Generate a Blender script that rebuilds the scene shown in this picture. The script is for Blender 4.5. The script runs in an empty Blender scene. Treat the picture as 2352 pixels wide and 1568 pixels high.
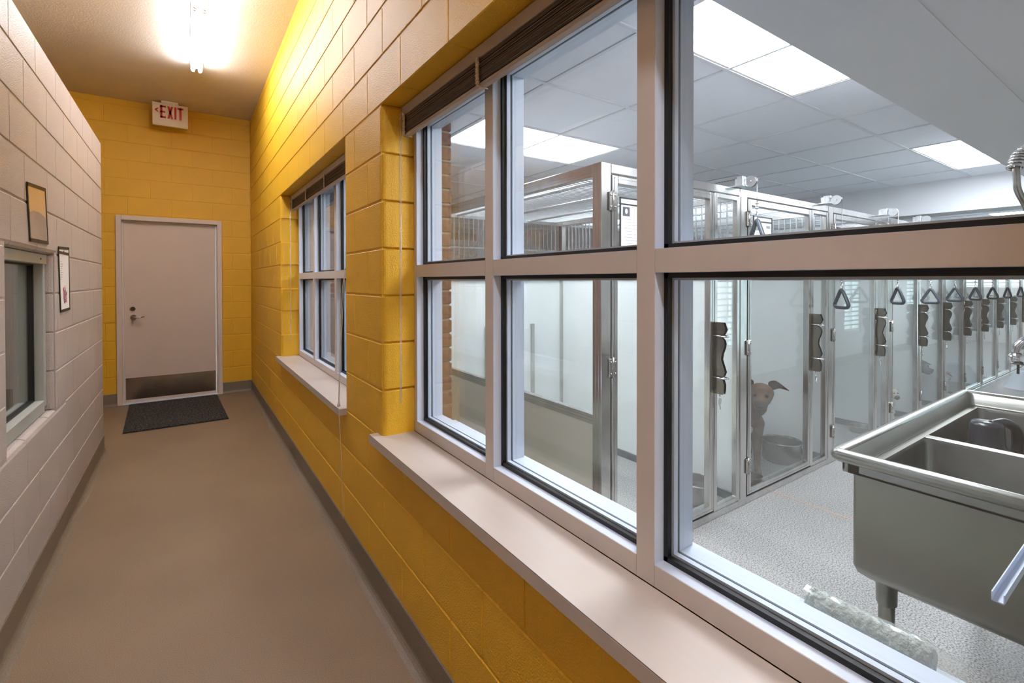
import bpy, bmesh, math, random
from mathutils import Vector, Matrix
random.seed(7)
S = bpy.context.scene
COL = S.collection
PI = math.pi

# ------------------------------------------------------------------ camera, world, exposure
CAMH = 1.40
YAW, PITCH, ROLL = 0.6009, -0.01, 0.0014
cam_d = bpy.data.cameras.new('camera')
cam = bpy.data.objects.new('camera', cam_d)
COL.objects.link(cam)
cam_d.sensor_width = 36.0
cam_d.lens = 1093.65 / 2352 * 36.0
cam_d.shift_y = -(784 - 655.09) / 2352
cam_d.clip_start = 0.02
cam_d.clip_end = 100
cam.location = (0, 0, CAMH)
cam.matrix_world = (Matrix.Translation((0, 0, CAMH)) @ Matrix.Rotation(-YAW, 4, 'Z') @
                    Matrix.Rotation(PI / 2 + PITCH, 4, 'X') @ Matrix.Rotation(-ROLL, 4, 'Z'))
S.camera = cam

world = bpy.data.worlds.new('world')
S.world = world
world.use_nodes = True
wn = world.node_tree.nodes
wn['Background'].inputs[0].default_value = (0.62, 0.86, 1.0, 1)
wn['Background'].inputs[1].default_value = 3.2
S.view_settings.view_transform = 'Standard'
S.view_settings.look = 'None'
S.view_settings.exposure = 1.6
S.view_settings.gamma = 1.0
S.view_settings.use_curve_mapping = False
S.cycles.transparent_max_bounces = 48
S.cycles.max_bounces = 8
S.cycles.diffuse_bounces = 4
S.cycles.glossy_bounces = 4
S.cycles.adaptive_threshold = 0.055
S.cycles.sample_clamp_indirect = 6.0

TROFFER_E = 9.4
TUBE_E = 21.0
HALL_FILL_E = 46.0     # second strip light, further back along the corridor

# ------------------------------------------------------------------ materials
def rgb(r, g, b):
    f = lambda c: (c / 255) / 12.92 if c / 255 <= 0.04045 else ((c / 255 + 0.055) / 1.055) ** 2.4
    return (f(r), f(g), f(b), 1)

def nodes_of(m):
    m.use_nodes = True
    return m.node_tree.nodes, m.node_tree.links

def mat(name, col, rough=0.5, metal=0.0, var=0.06, vscale=6.0, bump=0.0, bscale=200.0, spec=None,
        var2=None, stretch=None, coat=0.0, bdetail=2.0, bdist=0.002):
    m = bpy.data.materials.new(name)
    N, L = nodes_of(m)
    b = N['Principled BSDF']
    b.inputs['Roughness'].default_value = rough
    b.inputs['Metallic'].default_value = metal
    if spec is not None: b.inputs['Specular IOR Level'].default_value = spec
    if coat:
        b.inputs['Coat Weight'].default_value = coat
        b.inputs['Coat Roughness'].default_value = 0.15
    tc = N.new('ShaderNodeTexCoord')
    mp = N.new('ShaderNodeMapping')
    L.new(tc.outputs['Object'], mp.inputs[0])
    if stretch: mp.inputs['Scale'].default_value = stretch
    nz = N.new('ShaderNodeTexNoise')
    nz.inputs['Scale'].default_value = vscale
    nz.inputs['Detail'].default_value = 4
    L.new(mp.outputs[0], nz.inputs[0])
    rmp = N.new('ShaderNodeValToRGB')
    rmp.color_ramp.elements[0].position = 0.3
    rmp.color_ramp.elements[1].position = 0.7
    c = Vector(col[:3])
    c2 = Vector(var2[:3]) if var2 else c
    lo = c * (1 - var); hi = c2 * (1 + var)
    rmp.color_ramp.elements[0].color = (*lo, 1)
    rmp.color_ramp.elements[1].color = (*hi, 1)
    L.new(nz.outputs[0], rmp.inputs[0])
    L.new(rmp.outputs[0], b.inputs['Base Color'])
    if bump:
        n2 = N.new('ShaderNodeTexNoise')
        n2.inputs['Scale'].default_value = bscale
        n2.inputs['Detail'].default_value = bdetail
        L.new(mp.outputs[0], n2.inputs[0])
        bp = N.new('ShaderNodeBump')
        bp.inputs['Strength'].default_value = bump
        bp.inputs['Distance'].default_value = bdist
        L.new(n2.outputs[0], bp.inputs['Height'])
        L.new(bp.outputs[0], b.inputs['Normal'])
    return m

def speckle(name, base, dark, light, scale=700, rough=0.55, bump=0.15, big=None):
    m = bpy.data.materials.new(name)
    N, L = nodes_of(m)
    b = N['Principled BSDF']
    b.inputs['Roughness'].default_value = rough
    tc = N.new('ShaderNodeTexCoord')
    nz = N.new('ShaderNodeTexNoise'); nz.inputs['Scale'].default_value = scale; nz.inputs['Detail'].default_value = 1.5
    L.new(tc.outputs['Object'], nz.inputs[0])
    r = N.new('ShaderNodeValToRGB')
    r.color_ramp.elements[0].position = 0.34; r.color_ramp.elements[0].color = dark
    r.color_ramp.elements[1].position = 0.66; r.color_ramp.elements[1].color = light
    e = r.color_ramp.elements.new(0.5); e.color = base
    L.new(nz.outputs[0], r.inputs[0])
    n2 = N.new('ShaderNodeTexNoise'); n2.inputs['Scale'].default_value = 1.6; n2.inputs['Detail'].default_value = 3
    L.new(tc.outputs['Object'], n2.inputs[0])
    r2 = N.new('ShaderNodeValToRGB')
    r2.color_ramp.elements[0].position = 0.35; r2.color_ramp.elements[0].color = (0.9, 0.9, 0.9, 1)
    r2.color_ramp.elements[1].position = 0.65; r2.color_ramp.elements[1].color = (1.04, 1.04, 1.04, 1)
    L.new(n2.outputs[0], r2.inputs[0])
    mx = N.new('ShaderNodeMix'); mx.data_type = 'RGBA'; mx.blend_type = 'MULTIPLY'
    mx.inputs[0].default_value = 1
    L.new(r.outputs[0], mx.inputs[6]); L.new(r2.outputs[0], mx.inputs[7])
    L.new(mx.outputs[2], b.inputs['Base Color'])
    bp = N.new('ShaderNodeBump'); bp.inputs['Strength'].default_value = bump; bp.inputs['Distance'].default_value = 0.001
    L.new(nz.outputs[0], bp.inputs['Height']); L.new(bp.outputs[0], b.inputs['Normal'])
    return m

def glass(name, tint=(1, 1, 1), rough=0.0, haze=0.0, hazecol=(0.8, 0.85, 0.88)):
    m = bpy.data.materials.new(name)
    N, L = nodes_of(m)
    N.remove(N['Principled BSDF'])
    out = N['Material Output']
    tr = N.new('ShaderNodeBsdfTransparent'); tr.inputs[0].default_value = (*tint, 1)
    gl = N.new('ShaderNodeBsdfGlossy'); gl.inputs['Roughness'].default_value = rough
    fr = N.new('ShaderNodeFresnel'); fr.inputs[0].default_value = 1.45
    geo = N.new('ShaderNodeNewGeometry')
    # same fresnel on both faces of the pane
    mixi = N.new('ShaderNodeMix'); mixi.data_type = 'FLOAT'
    mixi.inputs[2].default_value = 1.45; mixi.inputs[3].default_value = 1 / 1.45
    L.new(geo.outputs['Backfacing'], mixi.inputs[0]); L.new(mixi.outputs[0], fr.inputs[0])
    mx = N.new('ShaderNodeMixShader')
    L.new(fr.outputs[0], mx.inputs[0]); L.new(tr.outputs[0], mx.inputs[1]); L.new(gl.outputs[0], mx.inputs[2])
    last = mx
    if haze:
        df = N.new('ShaderNodeBsdfDiffuse'); df.inputs[0].default_value = (*hazecol, 1)
        tc = N.new('ShaderNodeTexCoord'); nz = N.new('ShaderNodeTexNoise'); nz.inputs['Scale'].default_value = 3
        nz.inputs['Detail'].default_value = 6
        L.new(tc.outputs['Object'], nz.inputs[0])
        mr = N.new('ShaderNodeMapRange'); mr.inputs[1].default_value = 0.35; mr.inputs[2].default_value = 0.75
        mr.inputs[3].default_value = haze * 0.4; mr.inputs[4].default_value = haze * 1.6
        L.new(nz.outputs[0], mr.inputs[0])
        m2 = N.new('ShaderNodeMixShader')
        L.new(mr.outputs[0], m2.inputs[0]); L.new(mx.outputs[0], m2.inputs[1]); L.new(df.outputs[0], m2.inputs[2])
        last = m2
    L.new(last.outputs[0], out.inputs[0])
    return m

def emis(name, col, e):
    m = bpy.data.materials.new(name)
    N, L = nodes_of(m)
    b = N['Principled BSDF']
    b.inputs['Base Color'].default_value = (0.8, 0.8, 0.8, 1)
    b.inputs['Emission Color'].default_value = (*col, 1)
    b.inputs['Emission Strength'].default_value = e
    return m

M = {}
M['yellow'] = mat('yellow_paint', rgb(228, 176, 40), 0.47, var=0.03, vscale=3, bump=0.8, bscale=190, bdist=0.003)
M['white_block'] = mat('off_white_paint', rgb(184, 175, 172), 0.42, var=0.03, vscale=3, bump=0.75, bscale=180, bdist=0.003)
M['ceiling'] = mat('stippled_ceiling_paint', rgb(226, 212, 196), 0.7, var=0.02, vscale=2, bump=0.5, bscale=90, bdist=0.003)
M['floor'] = speckle('tan_speckled_floor', rgb(136, 115, 92), rgb(114, 95, 74), rgb(152, 131, 107), 420, 0.5)
M['base'] = speckle('grey_tan_cove', rgb(126, 112, 96), rgb(110, 97, 82), rgb(140, 126, 110), 420, 0.5)
M['kfloor'] = speckle('light_grey_speckled_floor', rgb(164, 162, 161), rgb(96, 94, 94), rgb(190, 188, 186), 150, 0.45, 0.04)
M['door'] = mat('beige_door_paint', rgb(214, 198, 188), 0.45, var=0.02, vscale=2)
M['frame_paint'] = mat('beige_frame_paint', rgb(218, 204, 194), 0.4, var=0.02, vscale=2)
M['steel'] = mat('brushed_steel', rgb(176, 172, 168), 0.22, 1.0, var=0.10, vscale=9, bump=0.12, bscale=160, stretch=(1, 1, 8))
M['steel_h'] = mat('brushed_steel_kick', rgb(168, 160, 154), 0.22, 1.0, var=0.14, vscale=7, bump=0.06, bscale=9)
M['kennel_steel'] = mat('kennel_stainless', rgb(206, 204, 202), 0.20, 1.0, var=0.12, vscale=14, bump=0.10, bscale=80, stretch=(1, 1, 0.4))
M['galv'] = mat('galvanised_steel', rgb(196, 200, 204), 0.30, 1.0, var=0.15, vscale=30)
M['latch'] = mat('smoked_steel', rgb(130, 125, 117), 0.2, 1.0, var=0.25, vscale=20)
M['curb'] = mat('dull_steel_curb', rgb(112, 116, 122), 0.5, 0.5, var=0.2, vscale=20)
M['sink_in'] = mat('sink_bowl_steel', rgb(128, 128, 126), 0.34, 1.0, var=0.14, vscale=9, bump=0.15, bscale=140)  # sink steel darkened to put the shade inside the bowls into the colour
M['sink'] = mat('sink_stainless', rgb(160, 160, 154), 0.32, 1.0, var=0.08, vscale=4, bump=0.15, bscale=140, stretch=(1, 0.15, 1))
M['chrome'] = mat('chrome', rgb(215, 215, 218), 0.08, 1.0, var=0.02)
M['alu'] = mat('silver_window_frame', rgb(210, 219, 236), 0.38, 0.0, var=0.02, vscale=3)
M['alu_dull'] = mat('dull_silver_frame', rgb(168, 172, 168), 0.45, 0.1, var=0.02)
M['bronze'] = mat('taupe_window_frame', rgb(206, 196, 190), 0.45, 0.0, var=0.02, vscale=3)
M['rubber'] = mat('black_rubber', rgb(16, 16, 18), 0.5, var=0.1)
M['glass'] = glass('window_glass', (0.97, 0.985, 0.98), haze=0.012)
M['kglass'] = glass('kennel_glass', (0.96, 0.975, 0.975), haze=0.02)
M['sill'] = mat('maple_laminate', rgb(198, 187, 180), 0.38, var=0.05, vscale=5, stretch=(14, 0.8, 14), var2=rgb(190, 176, 166))
M['sill_edge'] = mat('dark_laminate_seam', rgb(70, 52, 40), 0.5)
M['blind'] = mat('brown_blind_slats', rgb(138, 120, 106), 0.4, var=0.15, vscale=8, stretch=(1, 0.3, 60))
M['blind_dark'] = mat('dark_brown_blind_slats', rgb(92, 78, 68), 0.4, var=0.15, vscale=8)
M['blind_rail'] = mat('taupe_blind_rail', rgb(176, 158, 142), 0.4, var=0.03)
M['cord'] = mat('tan_cord', rgb(206, 184, 160), 0.8, var=0.2, vscale=200)
M['wand'] = glass('clear_acrylic', (0.97, 0.95, 0.92), 0.05, haze=0.25, hazecol=(0.9, 0.85, 0.8))
M['brick'] = mat('red_brick', rgb(112, 76, 64), 0.85, var=0.22, vscale=30, bump=0.5, bscale=120, var2=rgb(132, 94, 80))
M['mortar'] = mat('grey_mortar', rgb(158, 148, 132), 0.9, var=0.08, vscale=60, bump=0.4, bscale=200)
M['tile'] = mat('white_ceiling_tile', rgb(226, 230, 238), 0.75, var=0.02, vscale=20, bump=0.15, bscale=500)
M['tbar'] = mat('grey_ceiling_grid', rgb(212, 216, 222), 0.5, var=0.02)
M['soffit'] = mat('white_drywall', rgb(206, 208, 212), 0.55, var=0.02, vscale=3, bump=0.1, bscale=60)
M['kwall'] = mat('pale_grey_wall', rgb(214, 216, 214), 0.6, var=0.02, vscale=3)
M['panel'] = mat('white_kennel_panel', rgb(234, 238, 238), 0.32, var=0.03, vscale=3)
M['lowpanel'] = mat('cream_kennel_panel', rgb(246, 243, 228), 0.4, var=0.02, vscale=2)
M['troffer'] = emis('troffer_diffuser', (0.96, 0.96, 1.03), TROFFER_E)
M['office'] = emis('office_diffuser', (0.95, 1.0, 0.95), 2.6)  # added fill glow for the room behind the white wall
M['tube'] = emis('fluorescent_tube', (0.93, 0.97, 1.08), TUBE_E)
M['tube2'] = emis('fluorescent_tube_rear', (0.93, 0.97, 1.08), HALL_FILL_E)
M['white_metal'] = mat('white_enamel', rgb(225, 220, 212), 0.35, var=0.02)
M['white_plastic'] = mat('white_plastic', rgb(228, 214, 196), 0.4, var=0.02)
M['red'] = mat('red_lettering', rgb(190, 10, 14), 0.4, var=0.03)
M['mat'] = speckle('charcoal_carpet', rgb(40, 38, 37), rgb(16, 15, 15), rgb(96, 91, 86), 80, 0.95, 0.8)
M['mat_edge'] = mat('black_mat_edge', rgb(18, 18, 18), 0.7)
M['black'] = mat('black_plastic', rgb(24, 26, 30), 0.35, var=0.1)
M['grip'] = mat('dark_slate_grip', rgb(52, 60, 70), 0.4, var=0.08, vscale=30)
M['paper'] = mat('white_paper', rgb(235, 235, 235), 0.7, var=0.01)
M['paper_tan'] = mat('clear_sleeve_over_wall', rgb(214, 180, 138), 0.15, var=0.04, vscale=4)
M['insert'] = mat('grey_beige_sheet', rgb(168, 152, 140), 0.2, var=0.1, vscale=5)  # grey of the sheet, also carries the sleeve's painted curved reflection
M['print'] = mat('grey_print', rgb(150, 152, 158), 0.8)
M['print_dark'] = mat('dark_print', rgb(60, 64, 74), 0.8)
M['pink'] = mat('pink_print', rgb(226, 150, 170), 0.7)
M['plush'] = mat('grey_green_nap', rgb(200, 210, 206), 0.95, var=0.12, vscale=60, bump=1.0, bscale=110, bdist=0.01)
M['film'] = glass('clear_plastic_film', (0.96, 0.96, 0.95), 0.12, haze=0.12, hazecol=(0.9, 0.9, 0.85))
M['jug'] = mat('black_jug_plastic', rgb(36, 37, 44), 0.28, var=0.1)
M['kraft'] = mat('brown_bag', rgb(120, 98, 72), 0.35, var=0.3, vscale=30, bump=0.6, bscale=30)
M['letters'] = mat('white_lettering', rgb(220, 220, 214), 0.5)
M['stone'] = mat('cream_split_face_stone', rgb(212, 198, 184), 0.85, var=0.12, vscale=12, bump=0.9, bscale=30, bdist=0.01)
M['tan_trim'] = mat('tan_trim', rgb(176, 146, 116), 0.6)
M['cone'] = mat('milky_plastic', rgb(225, 232, 240), 0.3, var=0.02)
M['dogtan'] = mat('brown_dog_coat', rgb(98, 74, 56), 0.85, var=0.16, vscale=22, bump=0.6, bscale=260, var2=rgb(124, 94, 70))
M['dogdark'] = mat('dark_muzzle_coat', rgb(66, 52, 44), 0.8, var=0.15, vscale=20)
M['dogear'] = mat('dark_brown_ear_coat', rgb(74, 58, 48), 0.85, var=0.1, vscale=20)
M['dogwhite'] = mat('pale_dog_coat', rgb(222, 212, 198), 0.85, var=0.08, vscale=20, bump=0.5, bscale=260)
M['doggrey'] = mat('slate_dog_coat', rgb(84, 90, 100), 0.8, var=0.12, vscale=20, bump=0.5, bscale=260)
M['crack'] = mat('rust_joint_sealant', rgb(196, 164, 146), 0.7)
M['blindwin'] = mat('white_louver', rgb(214, 220, 224), 0.5)
M['green'] = mat('dark_green_print', rgb(70, 90, 80), 0.7)
M['dado'] = mat('grey_green_dado', rgb(176, 178, 166), 0.6)
M['dimwall'] = mat('grey_office_wall', rgb(170, 172, 164), 0.7)

# ------------------------------------------------------------------ mesh builder
class MB:
    def __init__(s): s.v = []; s.f = []; s.sm = []; s.mi = []
    def add(s, vs, fs, smooth=False, mi=0):
        o = len(s.v)
        s.v += [tuple(v) for v in vs]
        s.f += [tuple(o + i for i in f) for f in fs]
        s.sm += [smooth] * len(fs); s.mi += [mi] * len(fs)
        return s
    def box(s, x0, x1, y0, y1, z0, z1, c=0.0, mi=0):
        x0, x1 = min(x0, x1), max(x0, x1); y0, y1 = min(y0, y1), max(y0, y1); z0, z1 = min(z0, z1), max(z0, z1)
        c = min(c, (x1 - x0) * .45, (y1 - y0) * .45, (z1 - z0) * .45)
        if c <= 0:
            vs = [(x, y, z) for x in (x0, x1) for y in (y0, y1) for z in (z0, z1)]
            fs = [(0, 1, 3, 2), (4, 6, 7, 5), (0, 4, 5, 1), (2, 3, 7, 6), (0, 2, 6, 4), (1, 5, 7, 3)]
            return s.add(vs, fs, False, mi)
        # chamfered box: convex hull of 24 verts
        vs = []
        for sx in (0, 1):
            for sy in (0, 1):
                for sz in (0, 1):
                    X = (x0, x1)[sx]; Y = (y0, y1)[sy]; Z = (z0, z1)[sz]
                    dx = c if sx == 0 else -c; dy = c if sy == 0 else -c; dz = c if sz == 0 else -c
                    vs += [(X, Y + dy, Z + dz), (X + dx, Y, Z + dz), (X + dx, Y + dy, Z)]
        idx = lambda a, b, d, k: (a * 4 + b * 2 + d) * 3 + k
        fs = []
        fs.append([idx(0, 0, 0, 0), idx(0, 0, 1, 0), idx(0, 1, 1, 0), idx(0, 1, 0, 0)])
        fs.append([idx(1, 0, 0, 0), idx(1, 1, 0, 0), idx(1, 1, 1, 0), idx(1, 0, 1, 0)])
        fs.append([idx(0, 0, 0, 1), idx(1, 0, 0, 1), idx(1, 0, 1, 1), idx(0, 0, 1, 1)])
        fs.append([idx(0, 1, 0, 1), idx(0, 1, 1, 1), idx(1, 1, 1, 1), idx(1, 1, 0, 1)])
        fs.append([idx(0, 0, 0, 2), idx(0, 1, 0, 2), idx(1, 1, 0, 2), idx(1, 0, 0, 2)])
        fs.append([idx(0, 0, 1, 2), idx(1, 0, 1, 2), idx(1, 1, 1, 2), idx(0, 1, 1, 2)])
        for a in (0, 1):
            for b in (0, 1):
                fs.append([idx(a, b, 0, 0), idx(a, b, 0, 1), idx(a, b, 1, 1), idx(a, b, 1, 0)])
                fs.append([idx(a, 0, b, 0), idx(a, 0, b, 2), idx(a, 1, b, 2), idx(a, 1, b, 0)])
                fs.append([idx(0, a, b, 1), idx(0, a, b, 2), idx(1, a, b, 2), idx(1, a, b, 1)])
        for a in (0, 1):
            for b in (0, 1):
                for d in (0, 1): fs.append([idx(a, b, d, 0), idx(a, b, d, 1), idx(a, b, d, 2)])
        ctr = Vector(((x0 + x1) / 2, (y0 + y1) / 2, (z0 + z1) / 2))
        out = []
        for f in fs:
            p = [Vector(vs[i]) for i in f]
            n = (p[1] - p[0]).cross(p[2] - p[0])
            if n.dot(p[0] - ctr) < 0: f = f[::-1]
            out.append(f)
        return s.add(vs, out, False, mi)
    def tube(s, pts, r, n=10, caps=True, mi=0, smooth=True):
        pts = [Vector(p) for p in pts]
        rs = r if isinstance(r, (list, tuple)) else [r] * len(pts)
        vs = []; prev = None
        for i, p in enumerate(pts):
            t = (pts[min(i + 1, len(pts) - 1)] - pts[max(i - 1, 0)])
            if t.length < 1e-9: t = Vector((0, 0, 1))
            t.normalize()
            if prev is None:
                a = Vector((0, 0, 1)) if abs(t.z) < .9 else Vector((1, 0, 0))
                u = t.cross(a).normalized()
            else:
                u = (prev - t * prev.dot(t))
                u = u.normalized() if u.length > 1e-6 else t.cross(Vector((0, 0, 1))).normalized()
            prev = u; w = t.cross(u)
            for k in range(n):
                a = 2 * PI * k / n
                vs.append(p + (u * math.cos(a) + w * math.sin(a)) * rs[i])
        fs = []
        for i in range(len(pts) - 1):
            for k in range(n):
                a = i * n + k; b = i * n + (k + 1) % n
                fs.append((a, b, b + n, a + n))
        s.add(vs, fs, smooth, mi)
        if caps:
            o = len(s.v) - len(vs)
            s.f.append(tuple(o + k for k in range(n))[::-1]); s.sm.append(False); s.mi.append(mi)
            e = o + (len(pts) - 1) * n
            s.f.append(tuple(e + k for k in range(n))); s.sm.append(False); s.mi.append(mi)
        return s
    def cyl(s, p0, p1, r, n=16, mi=0): return s.tube([p0, p1], r, n, True, mi)
    def lathe(s, prof, c=(0, 0, 0), n=28, mi=0, smooth=True):
        vs = []
        for (r, z) in prof:
            for k in range(n):
                a = 2 * PI * k / n
                vs.append((c[0] + r * math.cos(a), c[1] + r * math.sin(a), c[2] + z))
        fs = []
        for i in range(len(prof) - 1):
            for k in range(n):
                a = i * n + k; b = i * n + (k + 1) % n
                fs.append((a, b, b + n, a + n))
        return s.add(vs, fs, smooth, mi)
    def prism(s, poly, axis, a0, a1, mi=0, smooth=False):
        # poly: 2D list, extruded along axis ('x','y','z')
        def P(u, v, a):
            return {'x': (a, u, v), 'y': (u, a, v), 'z': (u, v, a)}[axis]
        n = len(poly)
        vs = [P(u, v, a0) for u, v in poly] + [P(u, v, a1) for u, v in poly]
        s.add(vs, [(i, (i + 1) % n, n + (i + 1) % n, n + i) for i in range(n)], smooth, mi)
        o = len(s.v) - 2 * n
        s.f.append(tuple(o + i for i in range(n))); s.sm.append(False); s.mi.append(mi)
        s.f.append(tuple(o + n + i for i in range(n))[::-1]); s.sm.append(False); s.mi.append(mi)
        return s
    def ball(s, c, r, n=12, m=8, mi=0):
        r = r if isinstance(r, (list, tuple)) else (r, r, r)
        vs = []; fs = []
        for i in range(m + 1):
            t = PI * i / m
            for k in range(n):
                a = 2 * PI * k / n
                vs.append((c[0] + r[0] * math.sin(t) * math.cos(a), c[1] + r[1] * math.sin(t) * math.sin(a), c[2] + r[2] * math.cos(t)))
        for i in range(m):
            for k in range(n):
                a = i * n + k; b = i * n + (k + 1) % n
                fs.append((a, a + n, b + n, b))
        return s.add(vs, fs, True, mi)
    def xform(s, mx):
        s.v = [tuple(mx @ Vector(v)) for v in s.v]; return s
    def mesh(s, name, mats):
        me = bpy.data.meshes.new(name)
        me.from_pydata(s.v, [], s.f)
        mats = mats if isinstance(mats, (list, tuple)) else [mats]
        for m in mats: me.materials.append(m)
        me.polygons.foreach_set('use_smooth', s.sm)
        me.polygons.foreach_set('material_index', s.mi)
        bm = bmesh.new(); bm.from_mesh(me)
        bmesh.ops.recalc_face_normals(bm, faces=bm.faces)
        bm.to_mesh(me); bm.free()
        me.update()
        return me
    def build(s, name, mats, parent=None, loc=None, kind=None, label=None):
        return link(name, s.mesh(name, mats), parent, loc, kind, label)

def link(name, me, parent=None, loc=None, kind=None, label=None):
    o = bpy.data.objects.new(name, me)
    COL.objects.link(o)
    if parent is not None: o.parent = parent
    if loc is not None: o.location = loc
    if kind: o['kind'] = kind
    if label: o['label'] = label
    return o

def thing(name, label, cat, loc=(0, 0, 0), rz=0.0, group=None):
    o = bpy.data.objects.new(name, None)
    COL.objects.link(o)
    o.empty_display_size = 0.05
    o.location = loc; o.rotation_euler = (0, 0, rz)
    o['label'] = label; o['category'] = cat
    if group: o['group'] = group
    return o

def tag(o, label, cat, group=None):
    o['label'] = label; o['category'] = cat
    if group: o['group'] = group
    return o

def copy_tree(o, parent=None):
    c = o.copy(); COL.objects.link(c)
    if parent is not None: c.parent = parent
    for ch in list(o.children): copy_tree(ch, c)
    return c

def box_obj(name, m, b, parent=None, c=0.0, kind=None, label=None):
    return MB().box(*b, c=c).build(name, m, parent, None, kind, label)

# ------------------------------------------------------------------ key dimensions
XR, XL, YB, ZC = 0.690, -0.565, 6.903, 3.438
YL = 5.12                      # corner where the white block wall ends
ZL = 2.53                      # its top
C = 0.2032
Z0 = 1.3355 - 6 * C            # first course joint above the floor (0.1163)
HEAD, SILLZ = Z0 + 10 * C, 0.735
WN0, WN1 = 0.02, 1.985         # near window opening in Y
WF0, WF1 = 2.560, 4.595        # far window opening in Y
FX0, FX1 = 0.836, 0.950        # window frame depth
KX1 = 1.04                     # face of the brick on the kennel side

# ------------------------------------------------------------------ setting: floors and ceilings
box_obj('floor', M['floor'], (-3.2, 0.80, -2.6, 7.1, -0.10, 0.0), kind='structure')
fk = box_obj('floor', M['kfloor'], (0.80, 15.2, -0.25, 8.9, -0.10, 0.0), kind='structure')
box_obj('ceiling', M['ceiling'], (-3.2, 0.95, -2.6, 7.1, ZC, ZC + 0.10), kind='structure')

def coved_base(name, pts2, h, m, flip=1):
    """pts2: profile swept along an axis; built by caller"""

# ------------------------------------------------------------------ block walls
_bc = {}
def block_mesh(w, h, d, b0, b1, m, bt=False):
    """one painted masonry block; x along wall, y depth (front at y=0, back at y=d), z up, origin lower left front.
    b0/b1: bullnose radius at the start/end edge."""
    key = (round(w, 4), round(h, 4), round(d, 3), b0, b1, m.name, bt)
    if key in _bc: return _bc[key]
    e = 0.0034; g = 0.0038
    def prof(off):
        # closed polygon in plan, outward offset -off
        gx = .0015; x0 = (gx if not b0 else 0.0) + off; x1 = w - (gx if not b1 else 0.0) - off
        P = []
        if b0:
            r = b0
            P.append((x0, d - off))
            for k in range(6):
                a = PI + k * (PI / 2) / 5
                P.append((x0 + r + (r) * math.cos(a), off + r + r * math.sin(a)))
        else:
            P += [(x0, d - off), (x0, off + .0024), (x0 + .0024, off)]
        if b1:
            r = b1
            for k in range(6):
                a = -PI / 2 + k * (PI / 2) / 5
                P.append((x1 - r + r * math.cos(a), off + r + r * math.sin(a)))
            P.append((x1, d - off))
        else:
            P += [(x1 - .0024, off), (x1, off + .0024), (x1, d - off)]
        return P
    rings = [(g, e), (g + e, 0.0), (h - g - e, 0.0), (h - g, e)]
    if bt:   # rounded lower edge (lintel) or upper edge (sill)
        r = 0.022
        if bt == 'low': rings = [(0.0, r), (0.0 + r * .3, r * .3), (r, 0.0), (h - g - e, 0.0), (h - g, e)]
        else: rings = [(g, e), (g + e, 0.0), (h - r, 0.0), (h - r * .3, r * .3), (h, r)]
    vs = []; fs = []
    for z, off in rings:
        for x, y in prof(off if not bt else min(off, e)):
            yy = y
            if bt and off > e: yy = y + (off - e) if y < d * .5 else y
            vs.append((x, yy, z))
    n = len(vs) // len(rings)
    for i in range(len(rings) - 1):
        for k in range(n):
            a = i * n + k; b = i * n + (k + 1) % n
            fs.append((a, b, b + n, a + n))
    fs.append(tuple(range(n))[::-1]); fs.append(tuple(range((len(rings) - 1) * n, len(rings) * n)))
    mb = MB(); mb.add(vs, fs, False)
    me = mb.mesh('block', m)
    _bc[key] = me
    return me

def block_wall(parent, origin, rot, u0, u1, z0, z1, openings, off, m, name='block', depth=0.05, reveal=0.145,
               nose=0.026, zmin=None, end_nose=(0, 0)):
    """blocks laid along local x from u0 to u1, wall front facing local -y.
    openings: (ua, ub, za, zb, bullnosed_head)."""
    k = 0
    z = z0
    ci = 0
    while z < z1 - 0.02:
        zt = min(z + C, z1)
        j = off + (0.2032 if ci % 2 else 0.0)
        # cuts
        cuts = [u0]
        t = j - math.floor((j - u0) / 0.4064) * 0.4064
        if t - u0 > 0.03: pass
        while t < u1 - 0.03:
            if t > u0 + 0.03: cuts.append(t)
            t += 0.4064
        cuts.append(u1)
        segs = [(a, b, 0, 0, depth) for a, b in zip(cuts[:-1], cuts[1:])]
        res = []
        for (a, b, n0, n1, dd) in segs:
            parts = [(a, b, 0, 0, dd, False)]
            for (ua, ub, za, zb, noseh) in openings:
                if zt <= za + 0.02 or z >= zb - 0.02:
                    # adjacent course over / under the opening is deep so its joints show in the reveal
                    if abs(z - zb) < 0.03:
                        parts = [(p[0], p[1], p[2], p[3], reveal if (p[1] > ua + .02 and p[0] < ub - .02) else p[4],
                                  ('low' if noseh else False) if (p[1] > ua + .02 and p[0] < ub - .02) else p[5]) for p in parts]
                    if abs(zt - za) < 0.03:
                        parts = [(p[0], p[1], p[2], p[3], reveal if (p[1] > ua + .02 and p[0] < ub - .02) else p[4],
                                  ('top' if noseh else False) if (p[1] > ua + .02 and p[0] < ub - .02) else p[5]) for p in parts]
                    continue
                new = []
                for p in parts:
                    if p[1] <= ua + 1e-6 or p[0] >= ub - 1e-6:
                        q = list(p)
                        if abs(p[1] - ua) < 1e-4: q[3] = nose; q[4] = reveal
                        if abs(p[0] - ub) < 1e-4: q[2] = nose; q[4] = reveal
                        new.append(tuple(q)); continue
                    if p[0] < ua - 0.001: new.append((p[0], ua, p[2], nose, reveal, p[5]))
                    if p[1] > ub + 0.001: new.append((ub, p[1], nose, p[3], reveal, p[5]))
                parts = new
            res += parts
        # merge slivers
        res = [p for p in res if p[1] - p[0] > 0.04]
        for (a, b, n0, n1, dd, bt) in res:
            if end_nose[0] and abs(a - u0) < 1e-4: n0 = nose; dd = reveal
            if end_nose[1] and abs(b - u1) < 1e-4: n1 = nose; dd = reveal
            me = block_mesh(b - a, zt - z, dd, n0, n1, m, bt)
            o = link(name, me, parent)
            o.location = (a, 0, z)
            k += 1
        z = zt; ci += 1
    return k

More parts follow.
